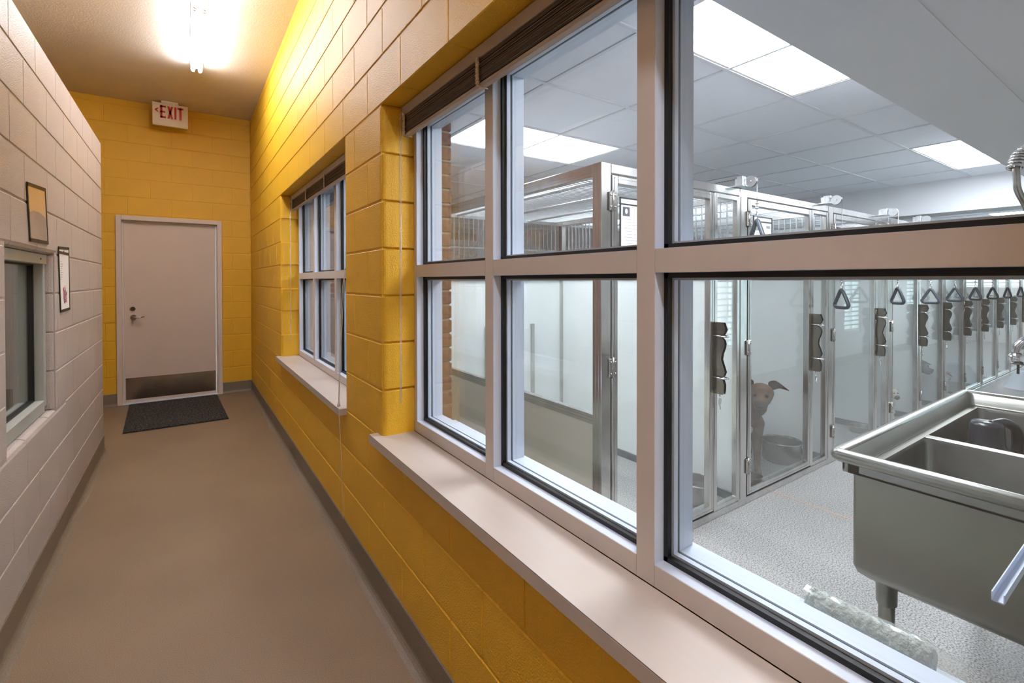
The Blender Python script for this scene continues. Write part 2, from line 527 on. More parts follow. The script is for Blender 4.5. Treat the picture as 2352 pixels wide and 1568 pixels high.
# --- right yellow wall (local x = -world Y, local y = +world X)
wr = thing('wall_right', '', '')
del wr['label']; del wr['category']
bpy.data.objects.remove(wr)
core = MB()
TOPW = ZC
def wall_pieces(mb, x0, x1, ys, z0, z1, ops):
    """boxes filling wall plane around openings, along Y"""
    y = ys[0]
    for (a, b, za, zb) in sorted(ops):
        mb.box(x0, x1, y, a, z0, z1)
        if za > z0: mb.box(x0, x1, a, b, z0, za)
        if zb < z1: mb.box(x0, x1, a, b, zb, z1)
        y = b
    mb.box(x0, x1, y, ys[1], z0, z1)
ops = [(WN0 - 0.012, WN1 + 0.012, SILLZ - 0.045, HEAD + 0.012), (WF0 - 0.012, WF1 + 0.012, SILLZ - 0.045, HEAD + 0.012)]
wall_pieces(core, XR + 0.0036, 0.945, (-2.6, YB + 0.1), 0, TOPW, ops)
wall_right = core.build('wall_right', M['yellow'], kind='structure')
holder = wall_right
# local frame: x' -> -Y ; y' -> +X
RW = Matrix(((0, 1, 0, XR), (-1, 0, 0, 0), (0, 0, 1, 0), (0, 0, 0, 1)))
def place_blocks(parent, mtx, **kw):
    before = set(parent.children)
    block_wall(parent, None, None, **kw)
    for o in parent.children:
        if o in before: continue
        o.matrix_local = mtx @ Matrix.Translation(o.location)
# in u = -Y : near opening spans [-WN1, -WN0], far [-WF1,-WF0]
place_blocks(wall_right, RW, u0=-YB, u1=0.30, z0=Z0, z1=ZC, off=-2.174, m=M['yellow'],
             openings=[(-WN1, -WN0, SILLZ - 0.0095, HEAD, False), (-WF1, -WF0, SILLZ - 0.0095, HEAD, False)])

# --- back wall
DX0, DX1, DZ = -0.642, 0.374, 2.140      # door frame outside
bw = MB()
bw.box(-3.2, DX0 + .01, YB + 0.0036, YB + 0.2, 0, ZC)
bw.box(DX1 - .01, XR + 0.3, YB + 0.0036, YB + 0.2, 0, ZC)
bw.box(DX0 + .01, DX1 - .01, YB + 0.0036, YB + 0.2, DZ - .01, ZC)
wall_back = bw.build('wall_back', M['yellow'], kind='structure')
BWm = Matrix.Translation((0, YB, 0))
place_blocks(wall_back, BWm, u0=-2.0, u1=XR, z0=Z0, z1=ZC, off=-0.535, m=M['yellow'], nose=0, reveal=0.05,
             openings=[(DX0, DX1, -1, HEAD, False)])

# --- left off-white wall, with a bullnosed pass-through window
LO0, LO1, LZ0, LZ1 = 2.600, 3.412, Z0 + 3 * C, Z0 + 7 * C
lw = MB()
wall_pieces(lw, -0.75, XL - 0.0036, (-2.6, YL), 0, ZL, [(LO0 - .012, LO1 + .012, LZ0 - .012, LZ1 + .012)])
lw.box(-3.2, -0.75, YL - 0.2, YL - 0.004, 0, ZL)
wall_left = lw.build('wall_left', M['white_block'], kind='structure')
LWm = Matrix(((0, -1, 0, XL), (1, 0, 0, 0), (0, 0, 1, 0), (0, 0, 0, 1)))
place_blocks(wall_left, LWm, u0=1.2, u1=YL, z0=Z0, z1=ZL, off=2.858, m=M['white_block'],
             openings=[(LO0, LO1, LZ0, LZ1, True)], reveal=0.10, nose=0.034)
# lid of the room behind the white wall and its dim interior
box_obj('ceiling', M['ceiling'], (-3.2, -0.60, -2.6, YL - .01, ZL - 0.09, ZL - 0.004), kind='structure')
box_obj('wall_side', M['dimwall'], (-3.3, -3.1, -2.7, 7.1, 0, ZC), kind='structure')
box_obj('wall_front', M['yellow'], (-3.2, 0.95, -2.75, -2.6, 0, ZC), kind='structure')
box_obj('wall_office', M['dimwall'], (-1.95, -1.85, -2.6, YL - .2, 0, ZL - 0.1), kind='structure')

# --- coved bases
def sweep_base(name, side, a0, a1, at, h=0.138, t=0.006, r=0.035, m=None):
    # profile: distance from wall (d), height (z)
    prof = [(0, h), (t * .5, h), (t, h - .004), (t, r)]
    for k in range(1, 6):
        a = k * (PI / 2) / 5
        prof.append((t + r - r * math.cos(a), r - r * math.sin(a) + 0.0005))
    prof.append((0, 0.0005))
    mb = MB()
    if side == 'R': mb.prism([(at - d, z) for d, z in prof], 'y', a0, a1)
    if side == 'L': mb.prism([(at + d, z) for d, z in prof], 'y', a0, a1)
    if side == 'B': mb.prism([(at - d, z) for d, z in prof], 'x', a0, a1)
    if side == 'F': mb.prism([(at + d, z) for d, z in prof], 'x', a0, a1)
    return mb.build(name, m or M['base'], kind='structure')
sweep_base('baseboard_right', 'R', -2.6, YB, XR + .001)
sweep_base('baseboard_left', 'L', -2.6, YL, XL - .001)
sweep_base('baseboard_back', 'B', -2.0, DX0 + .005, YB + .001)
sweep_base('baseboard_back', 'B', DX1 - .005, XR, YB + .001)
sweep_base('baseboard_end', 'F', -3.1, XL, YL - .001)

# ------------------------------------------------------------------ corridor door
door = thing('door_1', '', ''); del door['label']; del door['category']; door['kind'] = 'structure'
fr = MB()
f0, f1 = YB - 0.022, YB + 0.14
for (a, b) in ((DX0, DX0 + .05), (DX1 - .05, DX1)):
    fr.box(a, b, f0, f1, 0, DZ, c=.004)
fr.box(DX0 + .0499, DX1 - .0499, f0, f1, DZ - .05, DZ - .0002, c=.002)
fr.box(DX0 + .05, DX0 + .064, YB + .028, f1, 0, DZ - .05)
fr.box(DX1 - .064, DX1 - .05, YB + .028, f1, 0, DZ - .05)
fr.box(DX0 + .05, DX1 - .05, YB + .028, f1, DZ - .064, DZ - .05)
fr.build('door_frame', M['frame_paint'], door)
dl = MB().box(DX0 + .066, DX1 - .066, YB + .046, YB + .09, .012, DZ - .066, c=.002).build('door_leaf', M['door'], door)
kp = MB().box(-0.568, 0.300, YB + .0425, YB + .046, 0.045, 0.292).build('kick_plate', M['steel_h'], door)
for zz in (0.058, 0.279):
    for i in range(6):
        MB().ball((-.548 + i * .167, YB + .0425, zz), (.004, .002, .004), 8, 4).build('screw', M['latch'], kp)
MB().box(DX0 + .05, DX1 - .05, YB - .02, YB + .09, 0, .012, c=.003).build('threshold', M['alu'], door)
dbm = MB(); dbm.cyl((-.500, YB + .048, 1.083), (-.500, YB + .032, 1.083), .024, 20); dbm.cyl((-.500, YB + .033, 1.083), (-.500, YB + .028, 1.083), .012, 16)
dbm.build('deadbolt', M['latch'], door)
hm = MB(); hm.cyl((-.495, YB + .048, .985), (-.495, YB + .034, .985), .029, 20)
hm.cyl((-.495, YB + .036, .985), (-.495, YB - .03, .985), .011, 14)
hm.tube([(-.498, YB - .03, .985), (-.47, YB - .034, .987), (-.43, YB - .034, .986), (-.392, YB - .028, .992)], [.013, .011, .009, .008], 12)
hm.build('door_handle', M['steel'], door, label='satin steel lever handle')

# ------------------------------------------------------------------ door mat
dm = thing('door_mat', 'charcoal grey carpet mat with black rubber edge on the floor before the door', 'mat', (0, 0, 0))
MB().prism([(-.486, 5.60), (.352, 5.60), (.31, 6.872), (-.535, 6.872)], 'z', 0.0006, 0.005).build('mat_border', M['mat_edge'], dm)
MB().prism([(-.474, 5.614), (.338, 5.614), (.297, 6.858), (-.522, 6.858)], 'z', 0.004, 0.010).build('mat_pile', M['mat'], dm)

# ------------------------------------------------------------------ exit sign
ex = thing('exit_sign', 'cream EXIT sign with red letters hung from the corridor ceiling', 'sign', (-.13, 6.70, 3.16))
MB().box(-.165, .166, -.020, .022, 0.008, .252, c=.003).build('sign_face', M['white_plastic'], ex)
MB().box(-.163, .164, -.016, .024, 0, .010).build('sign_base', M['white_plastic'], ex)
MB().box(-.085, .075, -.025, .03, .250, .2775, c=.002).build('mounting_canopy', M['white_plastic'], ex)
lt = MB()
def rect(x0, x1, z0, z1): lt.box(x0, x1, -.0215, -.0195, z0, z1)
zb, zt = .083, .222
x = -.093
rect(x, x + .02, zb, zt); rect(x, x + .052, zb, zb + .02); rect(x, x + .052, zt - .02, zt); rect(x, x + .046, zb + .06, zb + .078)
x = -.028
def slant(x0, x1, w):
    lt.prism([(x0, zb), (x0 + w, zb), (x1 + w, zt), (x1, zt)], 'y', -.0215, -.0195)
slant(x, x + .034, .020); slant(x + .034, x, .020)
rect(.037, .057, zb, zt)
rect(.066, .122, zt - .02, zt); rect(.084, .104, zb, zt)
lt.build('sign_lettering', M['red'], ex, label='red letters reading EXIT')
ar = MB().prism([(-.143, .166), (-.120, .188), (-.105, .188), (-.124, .166), (-.105, .144), (-.120, .144)], 'y', -.0215, -.0195)
ar.build('arrow', M['red'], ex, label='red arrow pointing left')

# ------------------------------------------------------------------ strip lights
def strip(yc0, yc1, tube_m, label):
    t = thing('strip_light', label, 'light fixture', (.098, (yc0 + yc1) / 2, ZC))
    L = (yc1 - yc0) / 2
    MB().prism([(-.052, 0), (.052, 0), (.052, -.018), (.020, -.048), (-.020, -.048), (-.052, -.018)], 'y', -L, L).build('housing', M['white_metal'], t)
    for yy in (-L + .012, L - .012):
        for xx in (-.028, .028):
            MB().box(xx - .012, xx + .012, yy - .012, yy + .010, -.088, -.020, c=.004).build('lamp_holder', M['white_metal'], t)
    for xx in (-.028, .028):
        MB().tube([(xx, -L + .02, -.068), (xx, L - .02, -.068)], .0165, 14).build('tube', tube_m, t)
    return t
strip(4.135, 5.375, M['tube'], 'lit twin-tube fluorescent strip light on the corridor ceiling, nearest the exit sign')
strip(2.870, 4.115, M['tube'], 'lit twin-tube fluorescent strip, second in the line from the exit sign')
strip(-1.6, -.36, M['tube2'], 'lit twin-tube fluorescent strip light behind the viewpoint on the corridor ceiling')

# ------------------------------------------------------------------ aluminium windows
def win_near(name, y0, y1, mull, zr, z0=SILLZ, z1=HEAD):
    w = thing(name, '', ''); del w['label']; del w['category']; w['kind'] = 'structure'
    fw = 0.05
    y0 += .002; y1 -= .002; z1 -= .002
    fb = z0 + .052
    # outer frame: taupe front skin, silver returns
    def member(nm, a, b, c_, d, horiz):
        p = MB()
        p.box(FX0, FX1, a, b, c_, d)
        o = p.build(nm, M['alu'], w)
        q = MB().box(FX0 - .0015, FX0 + .0005, a + .0006, b - .0006, c_ + .0006, d - .0006).build('face_skin', M['bronze'], o)
        return o
    member('frame_jamb', y1 - .028, y1, z0, z1, 0)
    member('frame_jamb', y0, y0 + .028, z0, z1, 0)
    for m_ in mull: member('mullion', m_ - .025, m_ + .025, z0, z1, 0)
    edges = [y0 + .028] + sum([[m_ - .025, m_ + .025] for m_ in mull], []) + [y1 - .028]
    for i in range(0, len(edges), 2):
        a, b = edges[i], edges[i + 1]
        member('bottom_rail', a, b, z0, fb - .004, 1)
        member('middle_rail', a, b, zr - .026, zr + .026, 1)
        member('head_rail', a, b, z1 - .05, z1, 1)
        for (c_, d) in ((fb - .004, zr - .026), (zr + .026, z1 - .05)):
            g = MB()
            for (ys, ye) in ((a, a + .011), (b - .011, b)):
                g.box(.8655, .8785, ys, ye, c_, d); g.box(.895, .903, ys, ye, c_, d)
            for (zs, ze) in ((c_, c_ + .011), (d - .011, d)):
                g.box(.8655, .8785, a, b, zs, ze); g.box(.895, .903, a, b, zs, ze)
            g.build('gasket', M['rubber'], w)
            s_ = MB()
            for (ys, ye) in ((a, a + .016), (b - .016, b)): s_.box(.8805, .8935, ys, ye, c_ + .001, d - .001)
            for (zs, ze) in ((c_ + .001, c_ + .016), (d - .016, d - .001)): s_.box(.8805, .8935, a + .016, b - .016, zs, ze)
            s_.build('glass_spacer', M['alu'], w)
            MB().box(.8790, .8802, a + .002, b - .002, c_ + .002, d - .002).build('pane', M['glass'], w)
            MB().box(.8938, .8950, a + .002, b - .002, c_ + .002, d - .002).build('pane', M['glass'], w)
            st = MB()
            for (ys, ye) in ((a, a + .014), (b - .014, b)): st.box(.904, FX1, ys, ye, c_, d)
            for (zs, ze) in ((c_, c_ + .014), (d - .014, d)): st.box(.904, FX1, a, b, zs, ze)
            st.build('glazing_stop', M['alu'], w)
    return w
win_near('window_1', WN0, WN1, [0.698, 1.353], 1.4425)
win_near('window_2', WF0, WF1, [3.325, 3.985], 1.4425)

def sill(y0, y1, label):
    t = thing('window_sill', label, 'window sill', (0, 0, 0))
    MB().box(.652, .834, y0, y1, SILLZ - .034, SILLZ - .0012, c=.001).build('sill_top', M['sill'], t)
    MB().box(.6505, .6525, y0, y1, SILLZ - .036, SILLZ - .002).build('edge_band', M['sill'], t)
    MB().box(.6512, .6526, y0 + .0005, y1 - .0005, SILLZ - .0022, SILLZ - .001).build('seam', M['sill_edge'], t, label='dark glue line along the laminate edge')
    return t
sill(-.02, 2.052, 'maple laminate sill under the large near window')
sill(2.535, 4.640, 'maple laminate sill under the far corridor window')

# ------------------------------------------------------------------ blinds
def blind(y0, y1, ties, label, wand_y=None, side=1):
    t = thing('raised_blind', label, 'blind', (.786, (y0 + y1) / 2, HEAD))
    L = (y1 - y0) / 2
    yc = (y0 + y1) / 2
    MB().box(-.0135, .0135, -L, L, -.042, -.002, c=.002).build('head_rail', M['blind_rail'], t)
    MB().box(-.0145, .0145, L - .006, L + .006, -.046, -.001, c=.001).build('bracket', M['blind_rail'], t)
    n = 26
    z = -.046
    sl = MB()
    rnd = random.Random(len(label))
    for i in range(n):
        dx = rnd.uniform(-.003, .002); dz = rnd.uniform(-.0004, .0004)
        y_a, y_b = -L + .012 + rnd.uniform(0, .004), L - .012 - rnd.uniform(0, .004)
        zt = z - i * .00285 + dz
        sl.add([(-.0125 + dx, y_a, zt), (0 + dx, y_a, zt + .0016), (.0125 + dx, y_a, zt), (.0125 + dx, y_a, zt - .001), (dx, y_a, zt + .0004), (-.0125 + dx, y_a, zt - .001),
                (-.0125 + dx, y_b, zt), (0 + dx, y_b, zt + .0016), (.0125 + dx, y_b, zt), (.0125 + dx, y_b, zt - .001), (dx, y_b, zt + .0004), (-.0125 + dx, y_b, zt - .001)],
               [(0, 1, 7, 6), (1, 2, 8, 7), (3, 4, 10, 9), (4, 5, 11, 10), (0, 5, 11, 6), (2, 3, 9, 8), (0, 1, 4, 5), (1, 2, 3, 4), (6, 7, 10, 11), (7, 8, 9, 10)], False, i % 3 % 2)
    sl.build('slat_stack', [M['blind'], M['blind_dark']], t, kind='stuff')
    zb = z - n * .00285
    MB().box(-.0125, .0125, -L + .012, L - .012, zb - .013, zb, c=.003).build('bottom_rail', M['blind_rail'], t)
    for ty in ties:
        c = MB(); rr = random.Random(int(ty * 1000))
        yy = ty - yc
        pts = []
        for i in range(40):
            f = i / 39
            zz = -.040 + (zb - .012 + .040) * (0.5 - 0.5 * math.cos(f * 10 * PI)) if False else -.042 + (zb - .010 + .042) * f
            pts.append((-.0175 - .004 * abs(math.sin(i * 1.7)), yy + .007 * math.sin(i * 2.1) + rr.uniform(-.002, .002), zz))
        c.tube(pts, .0042, 6)
        pts = [(-.0185 - .003 * abs(math.cos(i * 1.3)), yy + .006 * math.cos(i * 1.6) + rr.uniform(-.002, .002), -.042 + (zb - .008 + .042) * i / 29) for i in range(30)]
        c.tube(pts, .0036, 6)
        c.tube([(-.018, yy, zb - .008), (-.005, yy - .004, zb - .016), (.012, yy - .012, zb - .018)], .002, 6)
        c.build('ladder_cord', M['cord'], t)
    if wand_y is not None:
        wy = wand_y - yc
        k = MB().tube([(-.013, wy, -.025), (-.022, wy, -.035), (-.022, wy + .002, -.062)], .0022, 8)
        k.build('wand_hook', M['cord'], t)
        MB().tube([(-.022, wy + .002, -.060), (-.024, wy, -1.275)], .0050, 6).build('tilt_wand', M['wand'], t, label='clear plastic tilt wand')
    return t
blind(WN0 + .01, WN1 - .02, [1.925, 1.31, .70, .10], 'brown slatted blind raised to the head of the large near window', 1.958)
b2 = blind(WF0 + .01, WF1 - .02, [4.50, 3.92, 3.33, 2.68], 'brown slatted blind raised to the head of the far window', 4.56)
cd = thing('blind_cord', 'white pull cord hanging past the end of the far window sill down the yellow wall', 'cord', (.64, 2.50, .76))
MB().tube([(.125, .115, 1.33), (.03, .03, .60), (.006, .004, .25), (0, 0, .02)], .0014, 6).build('upper_cord', M['letters'], cd)
MB().tube([(.125, .110, 1.33), (.034, .022, .60), (.010, -.004, .25), (.001, -.001, .02)], .0014, 6).build('upper_cord', M['letters'], cd)
MB().lathe([(0, .028), (.005, .026), (.006, .012), (.009, 0), (0, -.002)], n=10).build('tassel', M['letters'], cd)
MB().tube([(0, 0, 0), (.012, .003, -.25), (.022, .012, -.585)], .0012, 6).build('lower_cord', M['letters'], cd)

# ------------------------------------------------------------------ window in the left wall
w3 = thing('window_3', '', ''); del w3['label']; del w3['category']; w3['kind'] = 'structure'
xf = XL - .036
for nm, b in (('frame_jamb', (xf - .10, xf, LO1 - .045, LO1 - .002, LZ0 + .03, LZ1 - .002)), ('frame_jamb', (xf - .10, xf, LO0 + .002, LO0 + .045, LZ0 + .03, LZ1 - .002)),
              ('frame_head', (xf - .10, xf + .006, LO0 + .002, LO1 - .002, LZ1 - .052, LZ1 - .002)), ('frame_bottom', (xf - .10, xf, LO0 + .045, LO1 - .045, LZ0 + .004, LZ0 + .064))):
    box_obj(nm, M['alu_dull'], b, w3, c=.002)
g = MB()
g.box(xf - .062, xf - .036, LO1 - .057, LO1 - .045, LZ0 + .064, LZ1 - .052)
g.box(xf - .062, xf - .036, LO0 + .045, LO0 + .057, LZ0 + .064, LZ1 - .052)
g.box(xf - .062, xf - .036, LO0 + .045, LO1 - .045, LZ0 + .064, LZ0 + .072)
g.box(xf - .062, xf - .036, LO0 + .045, LO1 - .045, LZ1 - .060, LZ1 - .052)
g.build('gasket', M['rubber'], w3)
box_obj('pane', M['glass'], (xf - .052, xf - .047, LO0 + .05, LO1 - .05, LZ0 + .066, LZ1 - .054), w3)
MB().cyl((xf + .006, LO1 - .13, LZ1 - .027), (xf + .009, LO1 - .13, LZ1 - .027), .005, 12).build('screw', M['latch'], w3)
# unseen glowing box added to brighten the room behind the pane
box_obj('ceiling_lamp', M['office'], (-1.7, -1.2, 2.3, 2.9, ZL - .12, ZL - .095), None)
bpy.data.objects['ceiling_lamp'].name = 'office_light'
tag(bpy.data.objects['office_light'], 'dim square lamp in the room behind the white wall window', 'light fixture')

# ------------------------------------------------------------------ taped sleeves on the left wall
def sleeve(pts, label, inner, paper=None):
    """pts: four (Y,Z) corners: top-left, top-right, bottom-right, bottom-left as seen"""
    t = thing('wall_sleeve', label, 'document holder', (XL + .0015, pts[0][0], pts[0][1]))
    P = [(y - pts[0][0], z - pts[0][1]) for y, z in pts]
    MB().prism(P, 'x', 0.0, .0015).build('plastic_sleeve', inner, t)
    for i in range(4):
        a = Vector(P[i]); b = Vector(P[(i + 1) % 4])
        d = (b - a).normalized(); n = Vector((-d.y, d.x)) * .0075
        MB().prism([(a - n - d * .006)[:], (b - n + d * .006)[:], (b + n + d * .006)[:], (a + n - d * .006)[:]], 'x', .0012, .0032).build('tape_border', M['black'], t)
    return t, P
t, P = sleeve([(2.882, 1.822), (3.205, 1.845), (3.250, 1.590), (2.925, 1.583)], 'black-taped clear sleeve, the upper wider one on the white block wall', M['paper_tan'])
MB().prism([(.022, -.125), (.10, -.105), (.20, -.100), (.34, -.115), (.362, -.228), (.048, -.232)], 'x', .0013, .0019).build('insert', M['insert'], t, label='grey lower half of the sheet')
t, P = sleeve([(3.487, 1.580), (3.760, 1.590), (3.770, 1.240), (3.528, 1.236)], 'black-taped narrow sleeve holding a scribbled sheet, right of the pass-through window', M['paper'])
MB().box(.0016, .0036, .01, .262, -.030, -.016).build('header_tape', M['black'], t)
for yy in (.13,):
    MB().cyl((.0016, yy, -.012), (.0046, yy, -.012), .006, 10).build('rivet', M['tan_trim'], t)
pr_ = MB()
for i in range(9): pr_.box(.0015, .0020, .05, .05 + .02 + .012 * ((i * 7) % 4), -.075 - i * .012, -.072 - i * .012)
pr_.build('printed_lines', M['print'], t, kind='stuff')
sc = MB(); rr = random.Random(3)
for q in range(3):
    pts = [(.0022, .14 + .045 * math.sin(i * 0.9 + q) * rr.uniform(.5, 1) + q * .012, -.245 + .045 * math.cos(i * 1.1 + q) * rr.uniform(.5, 1) - q * .012) for i in range(22)]
    sc.tube(pts, .0009, 4, mi=q % 2)
sc.build('scribble', [M['pink'], M['print_dark']], t)

# ------------------------------------------------------------------ kennel room shell
ZK = 2.40
# brick face of the dividing wall
bk = MB()
wall_pieces(bk, .9455, KX1 - .008, (-.24, 8.7), 0, ZK + .3, [(WN0 - .05, WN1 + .045, .700, HEAD + .02), (WF0 - .0, WF1 + .045, .700, HEAD + .02)])
wall_brick = bk.build('wall_near', M['mortar'], kind='structure')
bh, bl = .0677, .2032
bcache = {}
def brick_mesh(l, d=.092, deep=False):
    k = (round(l, 3), deep)
    if k not in bcache:
        bcache[k] = MB().box(0, .0, 0, 0, 0, 0) and MB().box(-.09, 0, .005, l - .005, .005, bh - .005, c=.003).mesh('brick', M['brick'])
    return bcache[k]
cnt = 0
brnd = random.Random(5)
stuff_b = MB()
def in_op(y0, y1, z):
    for (a, b) in ((WN0 - .05, WN1 + .045), (WF0, WF1 + .045)):
        if .700 < z < HEAD + .02 and y1 > a + .01 and y0 < b - .01: return (a, b)
    return None
for ci in range(int(ZK / bh)):
    z = ci * bh
    y = -.22 + (bl / 2 if ci % 2 else 0)
    row = []
    while y < 8.4:
        row.append((y, y + bl)); y += bl
    for (a, b) in row:
        segs = [(a, b)]
        op = in_op(a, b, z + bh / 2)
        if op:
            segs = []
            if a < op[0] - .02: segs.append((a, op[0] + .013))
            if b > op[1] + .02: segs.append((op[1] - .013, b))
        for (s0, s1) in segs:
            if s1 - s0 < .03: continue
            pier = (2.0 < s0 < 2.6 and .6 < z < 2.3) or (4.6 < s0 < 4.8 and .6 < z < 2.3)
            near = pier and cnt < 290
            if near:
                o = link('brick', brick_mesh(s1 - s0), wall_brick)
                o.location = (KX1 + brnd.uniform(-.001, .001), s0, z)
                cnt += 1
            else:
                stuff_b.box(KX1 - .02, KX1, s0 + .005, s1 - .005, z + .005, z + bh - .005)
stuff_b.build('brickwork', M['brick'], wall_brick, kind='stuff')
MB().box(1.033, 1.044, -.11, 7.9, .14, .60, c=.002).build('painted_dado', M['dado'], wall_brick)  # unseen panel added so the sink and kennel side reflect grey, not brick
# ledge under the windows on the kennel side
lg = MB().box(FX1 - .002, 1.062, WN0 - .05, WN1 + .045, .695, .735, c=.003)
tag(lg.build('outer_sill', M['alu']), 'pale metal ledge on the kennel side of the near window', 'window sill')
lg = MB().box(FX1 - .002, 1.062, WF0, WF1 + .045, .695, .735, c=.003)
tag(lg.build('outer_sill', M['alu']), 'pale metal ledge on the kennel side of the far window', 'window sill')

# side, end and north walls of the kennel room
SX = [(5.3, 6.0), (9.0, 9.7), (11.9, 12.5)]
sw = MB()
x = .95
for (a, b) in SX:
    sw.box(x, a, -.32, -.12, 0, ZK + .2); sw.box(a, b, -.32, -.12, 0, .50); sw.box(a, b, -.32, -.12, 1.95, ZK + .2); x = b
sw.box(x, 15.2, -.32, -.12, 0, ZK + .2)
sw.build('wall_side', M['kwall'], kind='structure')
ew = MB()
ew.box(15, 15.2, -.3, 0.0, 0, ZK + .2); ew.box(15, 15.2, 1.5, 8.9, 0, ZK + .2)
ew.box(15, 15.2, 0, 1.5, 0, 1.2); ew.box(15, 15.2, 0, 1.5, 2.25, ZK + .2)
ew.build('wall_end', M['kwall'], kind='structure')
sweep_base('baseboard_side', 'F', .95, 15, -.121, h=.14, m=M['base'])
def louver_window(name, axis, a, b, z0, z1, at):
    w = thing(name, '', ''); del w['label']; del w['category']; w['kind'] = 'structure'
    def bx(u0, u1, d0, d1, c_, d):
        return (u0, u1, d0, d1, c_, d) if axis == 'x' else (d0, d1, u0, u1, c_, d)
    for (u0, u1, c_, d) in ((a, a + .04, z0, z1), (b - .04, b, z0, z1), (a, b, z0, z0 + .04), (a, b, z1 - .04, z1), ((a + b) / 2 - .015, (a + b) / 2 + .015, z0, z1)):
        box_obj('window_frame', M['white_metal'], bx(u0, u1, at - .05, at + .05, c_, d), w)
    box_obj('pane', M['glass'], bx(a + .03, b - .03, at - .003, at + .003, z0 + .03, z1 - .03), w)
    n = int((z1 - z0) / .075)
    for i in range(n):
        zz = z0 + .05 + i * .075
        if zz > z1 - .05: break
        box_obj('louver', M['blindwin'], bx(a + .04, b - .04, at - (.045 if axis == 'y' else -.01), at - (.01 if axis == 'y' else -.045), zz, zz + .022), w)
    return w
for i, (a, b) in enumerate(SX): louver_window('window_%d' % (4 + i), 'x', a, b, .50, 1.95, -.2)
louver_window('window_7', 'y', 0, 1.5, 1.2, 2.25, 15.06)
# pale panelled doors on the sink-side wall, seen mirrored in the kennel glass
for k, xx in enumerate((13.1, 13.95)):
    d2 = thing('door_%d' % (2 + k), '', ''); del d2['label']; del d2['category']; d2['kind'] = 'structure'
    MB().box(xx, xx + .82, -.115, -.085, .01, 2.05, c=.004).build('door_leaf', M['kwall'], d2)
    for (z0, z1) in ((.15, .95), (1.05, 1.9)):
        MB().box(xx + .12, xx + .70, -.088, -.078, z0, z1, c=.004).build('door_panel', M['white_metal'], d2)
    MB().tube([(xx + .75, -.085, 1.0), (xx + .75, -.04, 1.0), (xx + .65, -.04, 1.0)], .009, 8).build('door_handle', M['chrome'], d2)

# north wall: split-face stone with a mirrored sign seen through the far window
nw = MB().box(.95, 15.2, 8.012, 8.2, 0, ZK + .2).build('wall_north', M['stone'], kind='structure')
srnd = random.Random(9)
for ci in range(8):
    z = ci * .27
    x = 1.05 + (.0 if ci % 2 else -.12)
    while x < 4.6:
        w_ = srnd.choice((.22, .3, .4))
        hgt = .27
        o = MB().box(max(x, .98) + .006, x + w_ - .006, 7.985 + srnd.uniform(0, .012), 8.02, z + .006, z + hgt - .006, c=.010).build('stone_block', M['stone'], nw)
        x += w_
box_obj('trim_1', M['tan_trim'], (1.06, 4.6, 7.90, 8.02, 2.17, 2.29), kind='structure')
box_obj('trim_2', M['white_metal'], (1.06, 4.6, 7.95, 8.0, 2.07, 2.17), kind='structure')
sg = thing('stop_notice', 'small red and white notice with a stop octagon seen reversed through the far window', 'sign', (1.965, 7.975, 1.12))
MB().box(-.10, .10, -.004, .004, 0, .33).build('sign_panel', M['paper'], sg)
MB().box(-.095, .095, -.006, -.003, .265, .32).build('sign_header', M['red'], sg)
MB().box(-.095, .095, -.006, -.003, .01, .065).build('sign_footer', M['green'], sg)
MB().prism([(.08 * math.cos(PI / 8 + k * PI / 4), .165 + .08 * math.sin(PI / 8 + k * PI / 4)) for k in range(8)], 'y', -.006, -.003).build('octagon', M['red'], sg)
def text_obj(body, size, m, parent, loc, rot, mirror=False, name='lettering', ext=.0006):
    cu = bpy.data.curves.new(name, 'FONT')
    cu.body = body; cu.size = size; cu.extrude = ext; cu.align_x = 'CENTER'; cu.align_y = 'CENTER'
    cu.materials.append(m)
    o = bpy.data.objects.new(name, cu)
    COL.objects.link(o)
    o.parent = parent; o.location = loc; o.rotation_euler = rot
    me = bpy.data.meshes.new_from_object(o.evaluated_get(bpy.context.evaluated_depsgraph_get()))
    bpy.data.objects.remove(o)
    if mirror:
        for v in me.vertices: v.co.x = -v.co.x
        me.flip_normals()
    o = link(name, me, parent, loc)
    o.rotation_euler = rot
    return o
text_obj('STOP', .052, M['letters'], sg, (0, -.0075, .165), (PI / 2, 0, 0), True)
text_obj('AREA', .042, M['letters'], sg, (0, -.0075, .292), (PI / 2, 0, 0), True)
text_obj('ONLY', .036, M['letters'], sg, (0, -.0075, .037), (PI / 2, 0, 0), True)

# ------------------------------------------------------------------ kennel room ceiling
kc = thing('ceiling', '', ''); del kc['label']; del kc['category']; kc['kind'] = 'structure'
MB().box(.95, 15.2, .68, 8.9, ZK + .035, ZK + .12).build('plenum_board', M['soffit'], kc)
GX = [2.74 + .61 * i for i in range(-3, 21)]
GY = [.695] + [1.30 + .605 * i for i in range(0, 12)]
BEAM = (6.27, 6.62)
TRO = [(-2, 0), (3, 0), (-2, 3), (12, 1), (3, 5), (9, 4), (15, 4), (17, 0)]  # panels without an entry in lab are added to even out the kennel light
